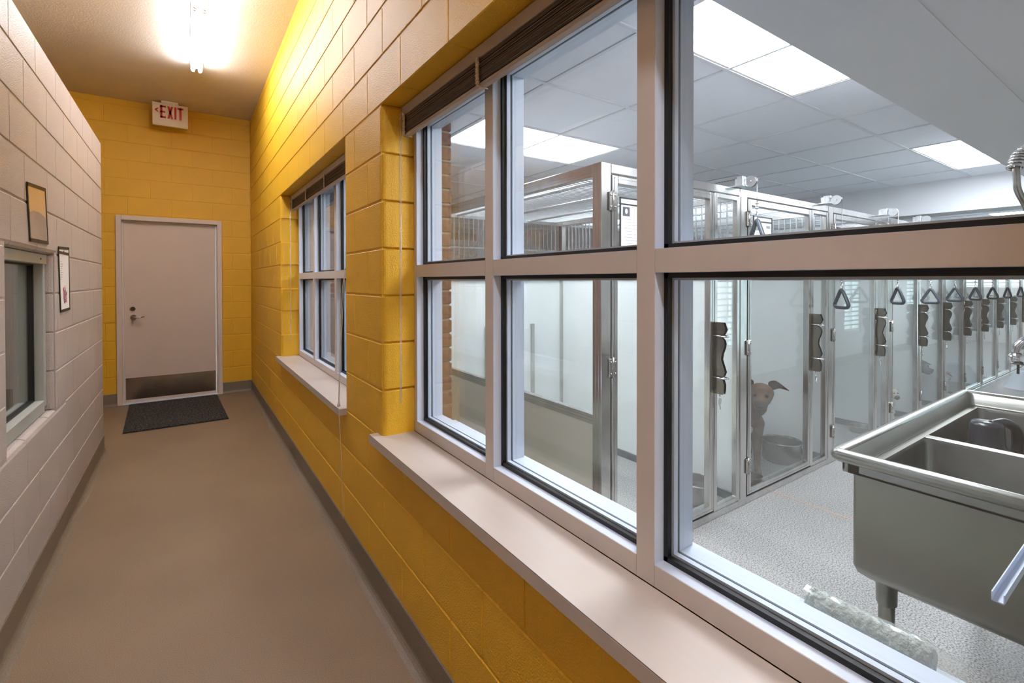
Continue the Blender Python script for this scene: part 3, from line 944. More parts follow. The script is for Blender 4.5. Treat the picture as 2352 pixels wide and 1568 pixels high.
# troffers sit in cells (ix, iy) and (ix+1, iy)
occupied = set()
for (i, j) in TRO:
    occupied.add((i + 3, j)); occupied.add((i + 4, j))
tilecache = {}
near_t = 0
far = MB()
for i in range(len(GX) - 1):
    for j in range(len(GY) - 1):
        if (i, j) in occupied: continue
        x0, x1, y0, y1 = GX[i], GX[i + 1], GY[j], GY[j + 1]
        if x0 < 1.0: x0 = 1.0
        if x1 <= x0 + .05: continue
        if x0 < 9.5 and y0 < 5.2:
            k = (round(x1 - x0, 3), round(y1 - y0, 3))
            if k not in tilecache:
                tilecache[k] = MB().box(.008, k[0] - .008, .008, k[1] - .008, 0, .012, c=.003).mesh('tile', M['tile'])
            o = link('tile', tilecache[k], kc); o.location = (x0, y0, ZK + .004)
        else:
            far.box(x0 + .008, x1 - .008, y0 + .008, y1 - .008, ZK + .004, ZK + .012)
far.build('distant_tile', M['tile'], kc, kind='stuff')
tb = MB()
for x in GX: tb.box(x - .009, x + .009, .69, 8.0, ZK - .001, ZK + .02)
for y in GY: tb.box(1.0, GX[-1], y - .009, y + .009, ZK - .002, ZK + .02)
tb.build('ceiling_grid', M['tbar'], kc)
sf = MB().box(.95, 15.1, -.2, .682, 2.077, 2.6).build('trim_3', M['soffit'], kind='structure')
for yy in (.14, .40):
    MB().box(.95, 15.0, yy, yy + .012, 2.0750, 2.0772).build('tape_seam', M['soffit'], sf)
bm_ = MB().box(BEAM[0], BEAM[1], .684, 8.0, 2.077, ZK + .02).build('trim_4', M['soffit'], kind='structure')
lab = {(-2, 0): 'lit ceiling panel light nearest the window, beside the drywall soffit', (3, 0): 'lit ceiling panel light against the soffit before the white beam',
       (-2, 3): 'lit ceiling panel light above the first kennel, seen through the left panes', (12, 1): 'lit ceiling panel light beyond the white beam'}
for (i, j) in TRO:
    x0, x1 = GX[i + 3], GX[i + 5] if i + 5 < len(GX) else GX[-1]; y0, y1 = GY[j], GY[j + 1]
    t = thing('panel_light', lab.get((i, j), 'lit ceiling panel light over the kennels in row %s from the soffit, bay %s' % (['one', 'two', 'three', 'four', 'five', 'six', 'seven', 'eight', 'nine'][j], ['one', 'two', 'three', 'four', 'five', 'six', 'seven', 'eight', 'nine', 'ten', 'eleven', 'twelve', 'thirteen', 'fourteen', 'fifteen', 'sixteen', 'seventeen', 'eighteen', 'nineteen', 'twenty', 'last'][min(i + 3, 20)])),
              'light fixture', ((x0 + x1) / 2, (y0 + y1) / 2, ZK), group='lit ceiling panel lights')
    L, W = (x1 - x0) / 2, (y1 - y0) / 2
    f = MB()
    for b in ((-L + .010, L - .010, -W + .010, -W + .022), (-L + .010, L - .010, W - .022, W - .010), (-L + .010, -L + .022, -W + .022, W - .022), (L - .022, L - .010, -W + .022, W - .022)):
        f.box(b[0], b[1], b[2], b[3], .001, .03)
    f.build('light_frame', M['white_metal'], t)
    MB().box(-L + .022, L - .022, -W + .022, W - .022, .008, .014).build('diffuser', M['troffer'], t)
vt = thing('air_vent', 'slotted air vent in the ceiling tiles above the kennels', 'vent', (4.45, 2.68, ZK + .002))
MB().box(-.10, .10, -.20, .20, -.006, -.002).build('vent_plate', M['tile'], vt)
for i in range(12): MB().box(.03, .06, -.18 + i * .031, -.165 + i * .031, -.008, -.005).build('slot', M['black'], vt)

# joint line across the kennel room floor
cr = MB().box(3.195, 3.207, -.1, 1.62, 0, .0012).build('floor_joint', M['crack'], fk)

# ------------------------------------------------------------------ dog kennels
KY, PITCHK, KX0 = 1.618, 1.200, 2.893     # front plane, spacing, left edge of the second door
HK, DK = 1.962, 3.38                        # height, back
KLEFT = [1.690, 2.893, 4.090] + [5.290 + .780 * i for i in range(9)]
HAND = [1.074, 1.021, .932] + [.590] * 9    # where each pull wire drops, from the kennel's left edge
N_K = 12
def kennel(label, first=False, W=1.200, narrow=False):
    """origin: floor point at the left edge of the door, front plane; local +x right, +y into the kennel"""
    t = thing('dog_kennel', label, 'kennel', (0, 0, 0), 0, 'row of steel and glass dog kennels')
    st = M['kennel_steel']
    D = DK - KY
    P0 = W - .088            # left face of the divider post
    if narrow: P0 = W - .040
    fy0, fy1 = 0.0, 0.045
    # fixed frame
    if first:
        MB().box(-.070, -.004, fy0, .060, 0, HK, c=.003).build('corner_post', st, t)
    p = MB().box(P0, W - .004, fy0, .05, 0, HK, c=.004)
    p.box(P0 + .006, P0 + .012, -.004, .002, .05, HK - .05)
    p.build('divider_post', st, t)
    MB().box(-.004, P0, fy0, fy1, HK - .048, HK, c=.004).build('header_rail', st, t)
    MB().box(-.004, P0, fy0 + .002, fy1, 0, .042, c=.003).build('bottom_rail', st, t)
    # door
    dr = thing('d', 'x', 'y'); 
    for k in ('label', 'category'): del dr[k]
    dr.name = 'door'; dr.parent = t
    d0, d1, dz0, dz1 = .002, (P0 - .006 if narrow else .842), .055, HK - .054
    s = .040
    f = MB()
    def member(x0, x1, z0, z1):
        f.box(x0, x1, fy0 - .002, fy1 - .008, z0, z1, c=.003)
        # raised extrusion lines
    member(d0, d0 + s, dz0, dz1); member(d1 - s, d1, dz0, dz1)
    member(d0 + s, d1 - s, dz0, dz0 + s); member(d0 + s, d1 - s, dz1 - s, dz1)
    f.box(d0 + .014, d0 + .018, fy0 - .004, fy0, dz0 + .01, dz1 - .01); f.box(d1 - .018, d1 - .014, fy0 - .004, fy0, dz0 + .01, dz1 - .01)
    f.box(d0 + .014, d1 - .014, fy0 - .004, fy0, dz0 + .012, dz0 + .016); f.box(d0 + .014, d1 - .014, fy0 - .004, fy0, dz1 - .016, dz1 - .012)
    f.build('door_frame', st, dr)
    MB().box(d0 + s - .004, d1 - s + .004, .014, .020, dz0 + s - .004, dz1 - s + .004).build('glass_pane', M['kglass'], dr)
    for hz in (1.78, .98, .24):
        h = MB().box(-.024, -.003, -.010, -.002, hz - .045, hz + .045, c=.002)
        h.box(.004, .026, -.010, -.003, hz - .045, hz + .045, c=.002)
        h.cyl((.000, -.009, hz - .05), (.000, -.009, hz + .05), .0065, 10)
        for q in (-.028, .028):
            for xx in (-.014, .015): h.ball((xx, -.011, hz + q), .0045, 8, 4)
        h.build('hinge', M['steel'], dr)
    sl_ = MB().box(d1 + .0005, d1 + (.0055 if narrow else .0095), .010, .030, .045, HK - .05); sl_.box(-.0035, .0015, .012, .030, .045, HK - .05); sl_.box(0, d1, .010, .030, .0425, .0545)
    sl_.build('door_seal', M['rubber'], t)
    # fixed side light
    sl = MB()
    a0, a1 = .852, 1.110
    if not narrow:
     for b in ((a0, a0 + .030, .044, HK - .050), (a1 - .024, a1, .044, HK - .050)): sl.box(b[0], b[1], fy0 + .001, fy1 - .01, b[2], b[3], c=.003)
    if not narrow:
     sl.box(a0 + .03, a1 - .024, fy0 + .001, fy1 - .01, .044, .072, c=.003); sl.box(a0 + .03, a1 - .024, fy0 + .001, fy1 - .01, HK - .078, HK - .050, c=.003)
    if not narrow:
     so = sl.build('side_frame', st, t)
     MB().box(a0 + .027, a1 - .021, .014, .020, .070, HK - .076).build('glass_pane', M['kglass'], so)
    # latch assembly across the gap between door and side light
    lt_ = thing('d', 'x', 'y')
    for k in ('label', 'category'): del lt_[k]
    lt_.name = 'latch'; lt_.parent = t
    lx = .740 if narrow else .850
    zl = .745
    MB().box(lx - .034, lx + .034, -.006, -.002, zl + .02, zl + .41).build('latch_plate', M['latch'], lt_)
    P = [(-.004, 0), (-.060, 0), (-.064, .02), (-.066, .055), (-.058, .080), (-.040, .092), (-.062, .108), (-.070, .130), (-.058, .165), (-.046, .200), (-.052, .235),
         (-.064, .265), (-.068, .290), (-.062, .312), (-.042, .330), (-.062, .345), (-.074, .372), (-.060, .412), (-.004, .412)]
    for sx_ in (-.013, .011):
        MB().prism([(y_, zl + z_) for y_, z_ in P], 'x', lx + sx_, lx + sx_ + .0022).build('latch_wing', M['latch'], lt_)
    for zc_ in (zl + .372, zl + .060, zl + .285, zl + .130):
        MB().prism([(lx - .030, zc_ - .026), (lx + .030, zc_ - .026), (lx + .038, zc_ - .004), (lx + .028, zc_ + .028), (lx - .028, zc_ + .028), (lx - .036, zc_ - .004)], 'y', -.0095, -.0065).build('latch_flap', M['latch'], lt_)
    for zc_ in (zl + .335, zl + .095):
        MB().tube([(lx - .030, -.008, zc_ + .004), (lx - .026, -.060, zc_), (lx - .010, -.078, zc_ - .003), (lx + .014, -.078, zc_ - .003), (lx + .026, -.060, zc_), (lx + .030, -.008, zc_ + .004)], .0042, 8).build('latch_bar', M['chrome'], lt_)
    MB().box(lx - .003, lx + .003, -.0115, -.0060, zl + .14, zl + .27).build('latch_slot', M['alu'], lt_)
    c = MB().tube([(lx + .018, -.020, zl + .01), (lx + .018, -.024, zl - .02)], .004, 8)
    c.tube([(lx + .018 + .010 * math.cos(a), -.024, zl - .05 + .022 * math.sin(a)) for a in [i * PI / 6 for i in range(13)]], .003, 6)
    c.tube([(lx + .018, -.024, zl - .072), (lx + .022, -.024, zl - .095)], .004, 6)
    c.build('snap_clip', M['chrome'], lt_)
    # card holder
    ch = MB().box(.055, .270, -.006, -.004, 1.487, 1.800)
    co = ch.build('card', M['paper'], t)
    bd = MB()
    for b in ((.050, .056, 1.482, 1.806), (.269, .275, 1.482, 1.806), (.050, .275, 1.482, 1.488), (.050, .275, 1.800, 1.806), (.056, .269, 1.770, 1.776)): bd.box(b[0], b[1], -.009, -.003, b[2], b[3])
    bd.build('card_border', M['black'], co)
    pl = MB()
    for i in range(12): pl.box(.080 + .01 * (i % 3), .14 + .03 * ((i * 5) % 4), -.0066, -.0060, 1.70 - i * .015, 1.703 - i * .015)
    pl.box(.08, .12, -.0066, -.006, 1.715, 1.755); pl.box(.205, .25, -.0066, -.006, 1.735, 1.75)
    pl.build('card_print', M['print'], co, kind='stuff')
    # divider: solid panel below, vertical bars above
    X0 = W - .036
    MB().box(X0, X0 + .012, .05, D, .04, 1.40).build('divider_panel', M['panel'], t)
    for (p0_, p1_, q0_, q1_) in ((-.008, .020, 1.40, 1.445), (-.008, .020, 0.0, .055), (-.008, .020, 1.90, 1.94), (-.006, .018, 1.655, 1.672)):
        MB().box(X0 + p0_, X0 + p1_, .05, D, q0_, q1_, c=.002).build('divider_rail' if q0_ > 0 else 'divider_curb', st if q0_ > 0 else M['curb'], t)
    MB().box(X0 - .014, X0 + .026, D - .045, D, 0, 1.93, c=.002).build('rear_post', st, t)
    b_ = MB()
    n = int((D - .1) / .045)
    for i in range(n):
        yy = .075 + i * .045
        b_.box(X0 + .003, X0 + .009, yy - .003, yy + .003, 1.445, 1.90)
    b_.build('divider_bars', M['galv'], t, kind='stuff')
    # back wall with guillotine opening
    MB().box(-.004, X0, D - .012, D, .04, 1.40).build('back_panel', M['panel'], t)
    MB().box(-.004, X0, D - .025, D + .012, 1.40, 1.44, c=.002).build('back_rail', st, t)
    bb = MB()
    n = int((X0 - .02) / .045)
    for i in range(n):
        xx = .02 + i * .045
        bb.box(xx - .003, xx + .003, D - .009, D - .003, 1.44, 1.90)
    bb.box(-.004, X0, D - .02, D + .006, 1.90, 1.94); bb.box(-.004, X0, D - .014, D, 1.66, 1.672)
    bb.build('back_bars', M['galv'], t, kind='stuff')
    gd = MB()
    for gx in ((.15, .56) if narrow else (.36, .83)): gd.box(gx - .02, gx + .02, D - .030, D - .012, .10, 1.02, c=.002)
    gd.build('gate_track', st, t)
    MB().box((.17 if narrow else .38), (.54 if narrow else .81), D - .020, D - .014, .06, .98).build('guillotine_gate', M['panel'], t)
    # roof of mesh rods with cross channels
    rf = MB()
    n = int((D - .05) / .034)
    for i in range(n):
        yy = .06 + i * .034
        rf.box(-.004, X0, yy - .0022, yy + .0022, 1.925, 1.930)
    rf.build('roof_bars', M['galv'], t, kind='stuff')
    for xx in ((.10, .60) if narrow else (.10, .45, .80)):
        q = MB().box(xx - .012, xx + .012, .045, D, 1.912, 1.924, c=.002)
        q.build('roof_channel', M['galv'], t)
    # pulley on top of the divider post
    pu = thing('d', 'x', 'y')
    for k in ('label', 'category'): del pu[k]
    pu.name = 'pulley'; pu.parent = t
    MB().box(1.06, 1.15, -.06, .05, HK, HK + .006).build('pulley_bracket', M['galv'], pu)
    q = MB().box(1.075, 1.115, -.055, -.015, HK + .006, HK + .060, c=.003)
    q.box(1.12, 1.125, -.08, .02, HK, HK + .055)
    q.build('pulley_block', M['galv'], pu)
    w = MB()
    for xx in (1.094, 1.110): w.cyl((xx, -.090, HK + .022), (xx + .004, -.090, HK + .022), .034, 22)
    w.cyl((1.096, -.090, HK + .022), (1.112, -.090, HK + .022), .026, 20)
    w.cyl((1.088, -.090, HK + .022), (1.118, -.090, HK + .022), .006, 12)
    w.build('pulley_wheel', M['galv'], pu)
    return t

ords = ['first', 'second', 'third', 'fourth', 'fifth', 'sixth', 'seventh', 'eighth', 'ninth', 'tenth']
klab = ['steel and glass dog kennel nearest the window, first of the row, glass-sided corner unit',
        'second kennel from the window, tan dog looking out through its glass door',
        'third kennel from the window, steel bowl on its floor and no dog in view',
        'fourth kennel from the window, small cream dog behind its door',
        'fifth kennel from the window, large dark grey dog behind its door',
        'sixth kennel from the window, white patched dog lying inside',
        'seventh kennel from the window, narrow and empty with a glass door',
        'eighth kennel from the window, narrow and empty, above left of the milky cone',
        'ninth kennel from the window, empty, behind the milky cone',
        'tenth kennel from the window, narrow and empty, beyond the milky cone',
        'eleventh kennel from the window, narrow, last but one of the row', 'twelfth kennel from the window, narrow, last of the row at the far end']
def shift_pulley(k, dx):
    for ch in k.children:
        if ch.name.split('.')[0] == 'pulley': ch.location.x += dx
k1 = kennel(klab[0], True)
k1.location = (KLEFT[0], KY, 0)
proto = kennel(klab[1], False)
proto.location = (KLEFT[1], KY, 0)
c = copy_tree(proto); c.location = (KLEFT[2], KY, 0); c['label'] = klab[2]
for k, i in ((k1, 0), (proto, 1), (c, 2)): shift_pulley(k, HAND[i] - 1.104)
proto2 = kennel(klab[3], False, .780, True)
proto2.location = (KLEFT[3], KY, 0); shift_pulley(proto2, HAND[3] - 1.104)
for i in range(4, N_K):
    c = copy_tree(proto2)
    c.location = (KLEFT[i], KY, 0)
    c['label'] = klab[i]
# glazed side of the first kennel that faces the window
D = DK - KY
sx = -.066
sd = MB()
MB().box(sx, sx + .04, .06, D, HK - .062, HK, c=.003).build('side_top_rail', M['kennel_steel'], k1)
MB().box(sx, sx + .04, .06, D, .700, .748, c=.003).build('side_middle_rail', M['kennel_steel'], k1)
MB().box(sx, sx + .04, .06, D, .0, .050, c=.003).build('side_bottom_rail', M['kennel_steel'], k1)
MB().box(sx - .001, sx + .042, D, D + .06, .0, HK, c=.003).build('side_rear_post', M['kennel_steel'], k1)
MB().box(sx + .012, sx + .024, .058, D, .050, .700).build('side_lower_panel', M['lowpanel'], k1)
MB().box(sx + .015, sx + .021, .058, D, .748, HK - .062).build('side_glass', M['kglass'], k1)
ln = MB()
for z in (.716, .731, HK - .045, HK - .03): ln.box(sx - .002, sx + .001, .06, D, z, z + .003)
for y_ in (.018, .036): ln.box(sx - .006, sx - .003, y_, y_ + .003, 0.02, HK - .02)
ln.build('side_trim_lines', M['kennel_steel'], k1)
# card on the first kennel: photo square and logo lines, larger print
for c in list(k1.children):
    if c.name.startswith('card') and not c.name.startswith('card_'):
        q = MB().box(.070, .120, -.0068, -.0061, 1.715, 1.760); q.build('photo', M['print_dark'], c)
        q = MB().ball((.095, -.0068, 1.738), (.010, .0006, .013), 8, 5); q.build('photo_figure', M['letters'], c)

# ------------------------------------------------------------------ pull handles
def pull_handle(label):
    """triangular hand grip on a wire; origin at the grip's top, wire runs up to the pulley"""
    t = thing('pull_handle', label, 'handle', (0, 0, 0), 0, 'triangular pull handles hanging on wires from the kennel pulleys')
    r = .0125
    A = Vector((0, 0, -.010)); B = Vector((-.060, 0, -.135)); Cc = Vector((.060, 0, -.135))
    pts = []
    def arc(c, a0, a1, rad, n=5):
        return [Vector((c.x + rad * math.cos(a0 + (a1 - a0) * i / n), 0, c.z + rad * math.sin(a0 + (a1 - a0) * i / n))) for i in range(n + 1)]
    rad = .022
    cA = Vector((0, 0, -.030)); cB = Vector((-.042, 0, -.122)); cC = Vector((.042, 0, -.122))
    pts += arc(cA, math.radians(20), math.radians(160), .014)
    pts += arc(cB, math.radians(165), math.radians(270), rad)
    pts += arc(cC, math.radians(270), math.radians(375), rad)
    pts.append(pts[0]); pts.append(pts[1])
    MB().tube(pts, r, 10, caps=False).build('grip', M['grip'], t)
    MB().box(-.020, .012, -.014, .002, -.152, -.139, c=.003).build('grip_sticker', M['letters'], t)
    c = MB()
    c.tube([(.010 * math.cos(a), 0, .012 + .016 * math.sin(a)) for a in [i * PI / 6 for i in range(13)]], .0026, 6)
    c.tube([(0, 0, .028), (0, .004, .05)], .004, 6)
    for z in (.058, .085):
        c.ball((0, 0, z), (.013, .009, .008), 8, 6); c.ball((.004, 0, z + .004), (.006, .012, .006), 8, 5)
    c.tube([(0, 0, .06), (.012, .004, .075), (.020, .006, .064)], .0015, 5)
    c.tube([(0, 0, .088), (-.014, .004, .098), (-.022, 0, .090)], .0015, 5)
    c.build('wire_clamp', M['chrome'], t)
    return t
def wire(t, h): MB().tube([(0, 0, .05), (0, 0, h)], .0018, 6).build('wire', M['steel'], t)
hrot = [1.06, 1.05, .98, 1.55, 1.50, 1.0, .95, .68, .62]
zt_ = [1.765, 1.345, 1.345, 1.325, 1.325, 1.32, 1.315, 1.31, 1.31]
pos = ['raised high beside the second kennel card', 'hanging in front of the third kennel door edge', 'hanging at the fourth kennel, right of the glass glare', 'turned broad side on, left of the pair with wide triangles',
       'turned broad side on, right of the pair with wide triangles', 'hanging before the sixth kennel post', 'hanging before the seventh kennel post', 'hanging before the eighth kennel, over the cone', 'last visible before the sink tap']
for i in range(9):
    t = pull_handle('dark triangular pull handle ' + pos[i])
    xw = KLEFT[i] + HAND[i]
    zt2 = zt_[i]
    t.location = (xw, KY - .1255, zt2)
    t.rotation_euler = (0, 0, hrot[i])
    wire(t, HK + .022 - zt2)

# ------------------------------------------------------------------ steel bowls
def bowl(x, y, r, h, label, water=False):
    t = thing('dog_bowl', label, 'bowl', (x, y, .001), 0, 'steel bowls on the kennel floors')
    MB().lathe([(0, .004), (r * .86, .004), (r * .93, .02), (r * .97, h * .85), (r * .985, h), (r, h + .003), (r * 1.03, h), (r * 1.02, h - .006), (r * .99, h * .8), (r * .97, .012), (r * .93, 0), (0, 0)], n=36).build('bowl_shell', M['steel'], t)
    if water:
        MB().lathe([(0, h * .62), (r * .935, h * .62)], n=32, smooth=False).build('water', M['chrome'], t)
    return t
bowl(2.680, 1.830, .118, .125, 'large steel water bowl in the first kennel beside the window mullion', True)
bowl(3.835, 1.870, .140, .150, 'big steel bowl in the second kennel, beside the tan dog')
bowl(3.16, 1.745, .075, .075, 'small steel bowl by the hinge side of the second kennel door')
bowl(5.13, 1.80, .085, .055, 'shallow steel bowl at the back of the third kennel')

# ------------------------------------------------------------------ dogs
def blob(name, shapes, m, parent, vox=.008, smooth=6):
    """one continuous surface from overlapping tapered limbs: (p0, r0, p1, r1) or (centre, (rx, ry, rz), rot)"""
    mb = MB()
    for s_ in shapes:
        if len(s_) == 4:
            p0, r0, p1, r1 = s_; p0 = Vector(p0); p1 = Vector(p1)
            n = 9
            pts = [p0.lerp(p1, i / (n - 1)) for i in range(n)]
            rs = [r0 + (r1 - r0) * i / (n - 1) for i in range(n)]
            mb.tube(pts, rs, 14)
            mb.ball(p0, r0, 14, 10); mb.ball(p1, r1, 14, 10)
        else:
            c_, r_ = s_[0], s_[1]
            b = MB().ball((0, 0, 0), r_, 18, 14)
            rot = Matrix.Identity(4)
            if len(s_) > 2: rot = s_[2]
            b.xform(Matrix.Translation(c_) @ rot)
            mb.add(b.v, b.f, True)
    me = mb.mesh(name, m)
    o = bpy.data.objects.new(name + '_tmp', me); COL.objects.link(o)
    r = o.modifiers.new('r', 'REMESH'); r.mode = 'VOXEL'; r.voxel_size = vox; r.use_smooth_shade = True
    s2 = o.modifiers.new('s', 'SMOOTH'); s2.iterations = smooth; s2.factor = .6
    dg = bpy.context.evaluated_depsgraph_get()
    me2 = bpy.data.meshes.new_from_object(o.evaluated_get(dg))
    bpy.data.objects.remove(o)
    me2.name = name
    me2.polygons.foreach_set('use_smooth', [True] * len(me2.polygons))
    return link(name, me2, parent)

def ear(name, m, parent, base, tip, width, fold=None, thick=.008):
    """flat tapering ear flap from base to tip, optionally folded over towards `fold`"""
    base = Vector(base); tip = Vector(tip)
    d = tip - base
    side = Vector((0, 0, 1)) if abs(d.y) > abs(d.z) else Vector((0, 1, 0))
    side = (side - d.normalized() * side.dot(d.normalized())).normalized()
    nrm = d.normalized().cross(side)
    prof = [(0, .9), (.25, 1.0), (.5, .85), (.75, .5), (1, .08)]
    pts = []
    for t_, w_ in prof:
        p = base + d * t_
        if fold is not None and t_ > .5:
            p = base + d * .5 + (Vector(fold) - (base + d * .5)) * ((t_ - .5) / .5)
        pts.append((p, w_ * width * .5))
    vs = []; fs = []
    for p, w_ in pts:
        vs += [p + side * w_ + nrm * thick * .2, p + nrm * thick, p - side * w_ + nrm * thick * .2, p - nrm * thick * .5]
    for i in range(len(pts) - 1):
        for k in range(4):
            a = i * 4 + k; b = i * 4 + (k + 1) % 4
            fs.append((a, b, b + 4, a + 4))
    fs.append((0, 1, 2, 3)); e = (len(pts) - 1) * 4; fs.append((e + 3, e + 2, e + 1, e))
    mb = MB(); mb.add(vs, fs, True)
    o = mb.build(name, m, parent)
    md = o.modifiers.new('s', 'SUBSURF'); md.levels = 1; md.render_levels = 2
    return o

def sitting_dog(name_label, loc, rz, s, coat, muzzle, chest=None, head_turn=0.0, standing=False, ears='fold', lean=0.0):
    """local +x forward, +y dog's left, z up; head height about .62 * s"""
    t = thing('dog', name_label, 'dog', loc, rz)
    def V(x, y, z): return (x * s, y * s, z * s)
    L = []
    def cap(a, ra, b, rb): L.append((V(*a), ra * s, V(*b), rb * s))
    def ell(c, r, rot=None):
        L.append((V(*c), tuple(q * s for q in r)) if rot is None else (V(*c), tuple(q * s for q in r), rot))
    # trunk
    if standing:
        cap((-.02, 0, .40), .105, (-.36, 0, .41), .082); ell((-.02, 0, .385), (.13, .095, .125)); ell((-.38, 0, .40), (.10, .085, .10))
        for y in (-.065, .065):
            cap((-.38, y, .38), .075, (-.33, y * 1.1, .24), .042); cap((-.33, y * 1.1, .24), .038, (-.43, y * 1.1, .13), .022)
            cap((-.43, y * 1.1, .13), .020, (-.41, y * 1.1, .03), .019); cap((-.41, y * 1.1, .018), .021, (-.36, y * 1.1, .016), .020)
        cap((-.46, 0, .43), .022, (-.60, 0, .26), .009)
    else:
        cap((-.02, 0, .36), .098, (-.26, 0, .17), .115); ell((-.01, 0, .34), (.105, .092, .13)); ell((-.26, 0, .13), (.13, .12, .12))
        for y in (-.105, .105):
            cap((-.24, y, .12), .075, (-.08, y * 1.25, .13), .050); cap((-.08, y * 1.25, .12), .040, (-.19, y * 1.25, .04), .025)
            cap((-.19, y * 1.25, .025), .023, (-.02, y * 1.25, .020), .021)
        cap((-.36, 0, .06), .024, (-.56, .06, .02), .010)
    # front legs
    for y in (-.062, .062):
        cap((.015, y, .34), .055, (.0, y * 1.05, .23), .036); cap((.0, y * 1.05, .23), .033, (.02, y * 1.1, .10), .024)
        cap((.02, y * 1.1, .10), .024, (.025, y * 1.1, .035), .022); cap((.03, y * 1.1, .020), .023, (.07, y * 1.1, .016), .020)
        for q in (-.014, 0, .014): cap((.07, y * 1.1 + q, .014), .010, (.092, y * 1.1 + q * 1.2, .010), .008)
    # neck and head
    hx, hy, hz = .12, lean, .565
    cap((.0, 0, .42), .082, (hx * .65, hy * .6, .535), .062)
    R = Matrix.Rotation(head_turn, 4, 'Z')
    def H(x, y, z):
        v = R @ Vector((x, y, z)); return (hx + v.x, hy + v.y, hz + v.z)
    ell(H(0, 0, .006), (.090, .080, .064), R)
    ell(H(.02, 0, .030), (.066, .070, .044), R)
    cap((.0, 0, .40), .094, (.04, hy * .5, .50), .076)
    cap(H(.03, 0, -.024), .056, H(.130, 0, -.062), .036)
    cap(H(.04, 0, -.055), .040, H(.112, 0, -.090), .025)
    for y in (-.035, .035): ell(H(.025, y, -.028), (.045, .028, .036), R)
    body = blob('body', L, coat, t, .0085 * s / .9)
    # markings and features
    mz = blob('muzzle', [(V(*H(.100, 0, -.052)), .041 * s, V(*H(.133, 0, -.064)), .0375 * s), (V(*H(.085, 0, -.078)), .033 * s, V(*H(.114, 0, -.091)), .0265 * s)], muzzle, t, .006 * s, 4)
    MB().ball(V(*H(.166, 0, -.050)), (.012 * s, .018 * s, .012 * s), 12, 8).build('nose', M['black'], t)
    for y in (-.034, .034):
        MB().ball(V(*H(.084, y, .008)), .0125 * s, 12, 8).build('eye', M['black'], t)
    MB().tube([V(*H(.122, -.030, -.088)), V(*H(.148, -.01, -.092)), V(*H(.148, .01, -.092)), V(*H(.122, .030, -.088))], .0025 * s, 6).build('mouth', M['black'], t)
    for sg_ in (-1, 1):
        b_ = V(*H(-.01, sg_ * .045, .050))
        if ears == 'fold':
            tip_ = V(*H(-.005, sg_ * .150, .098)); fo = V(*H(.050, sg_ * .165, .045))
        elif ears == 'up':
            tip_ = V(*H(-.01, sg_ * .085, .15)); fo = None
        else:
            tip_ = V(*H(.0, sg_ * .12, .07)); fo = V(*H(.05, sg_ * .125, .0))
        e = ear('ear', (M['dogear'] if coat is M['dogtan'] else coat) if ears != 'dark' else M['dogdark'], t, b_, tip_, .095 * s, fo, .009 * s)
    if chest:
        blob('chest_patch', [(V(.076, 0, .42), .032 * s, V(.066, .010, .30), .026 * s), (V(.078, -.02, .45), .020 * s, V(.074, 0, .40), .032 * s)], chest, t, .007 * s, 5)
    return t
def face_cam(x, y): return math.atan2(-y, -x)
dx, dy = 3.405, 1.915
sitting_dog('tan dog with folded ears and dark muzzle peering out of the second kennel', (dx, dy, 0), face_cam(dx, dy) + .12, 1.06, M['dogtan'], M['dogdark'], M['dogwhite'], head_turn=-.15, standing=True, ears='fold', lean=.075)
dx, dy = 5.82, 1.800
sitting_dog('small cream dog with pricked grey ears sitting in the fourth kennel', (dx, dy, 0), face_cam(dx, dy) + .6, .50, M['dogwhite'], M['dogtan'], None, ears='up')
dx, dy = 6.60, 1.850
sitting_dog('large slate grey dog with ears folded back in the fifth kennel', (dx, dy, 0), -.75, .80, M['doggrey'], M['doggrey'], M['dogwhite'], ears='fold')
dx, dy = 7.36, 1.745
sitting_dog('small white dog with grey patches low down in the sixth kennel', (dx, dy, 0), -.2, .46, M['dogwhite'], M['doggrey'], M['doggrey'], ears='dark')

# ------------------------------------------------------------------ cone on the far floor
cn = thing('floor_cone', 'milky white plastic cone with a pink patch on the far kennel room floor', 'cone', (8.95, 1.29, 0))
MB().lathe([(.235, 0), (.225, .012), (.118, .215), (.105, .235), (.100, .232), (.112, .210), (.218, .010), (.235, 0)], n=36).build('cone_shell', M['cone'], cn)
MB().lathe([(0, .21), (.11, .215)], n=24).build('cone_top', M['cone'], cn)
MB().ball((-.163, -.055, .085), (.018, .055, .035), 10, 8).build('pink_patch', M['pink'], cn)

# ------------------------------------------------------------------ two-bowl steel sink
sk = thing('double_sink', 'two-bowl stainless sink with rolled rim on legs behind the right window pane', 'sink', (0, 0, 0))
SX0, SX1, SY0, SY1, SZ = 1.582, 2.955, -.10, .640, .900
# rolled rim
def rounded_rect(x0, x1, y0, y1, r, z, n=6):
    P = []
    for (cx, cy, a0) in ((x1 - r, y1 - r, 0), (x0 + r, y1 - r, PI / 2), (x0 + r, y0 + r, PI), (x1 - r, y0 + r, 1.5 * PI)):
        for k in range(n + 1):
            a = a0 + k * (PI / 2) / n
            P.append((cx + r * math.cos(a), cy + r * math.sin(a), z))
    return P
rp = rounded_rect(SX0 + .019, SX1 - .019, SY0 + .019, SY1 - .019, .010, SZ - .019, 4)
rp += rp[:2]
MB().tube(rp, .019, 14, caps=False).build('rolled_rim', M['sink'], sk)
def ring_sheet(mb, rings):
    """connect successive closed loops of equal length"""
    n = len(rings[0]); vs = [p for r in rings for p in r]; fs = []
    for i in range(len(rings) - 1):
        for k in range(n):
            a = i * n + k; b = i * n + (k + 1) % n
            fs.append((a, b, b + n, a + n))
    mb.add(vs, fs, True)
def RR(x0, x1, y0, y1, r, z): return rounded_rect(x0, x1, y0, y1, r, z, 5)
cov = MB()
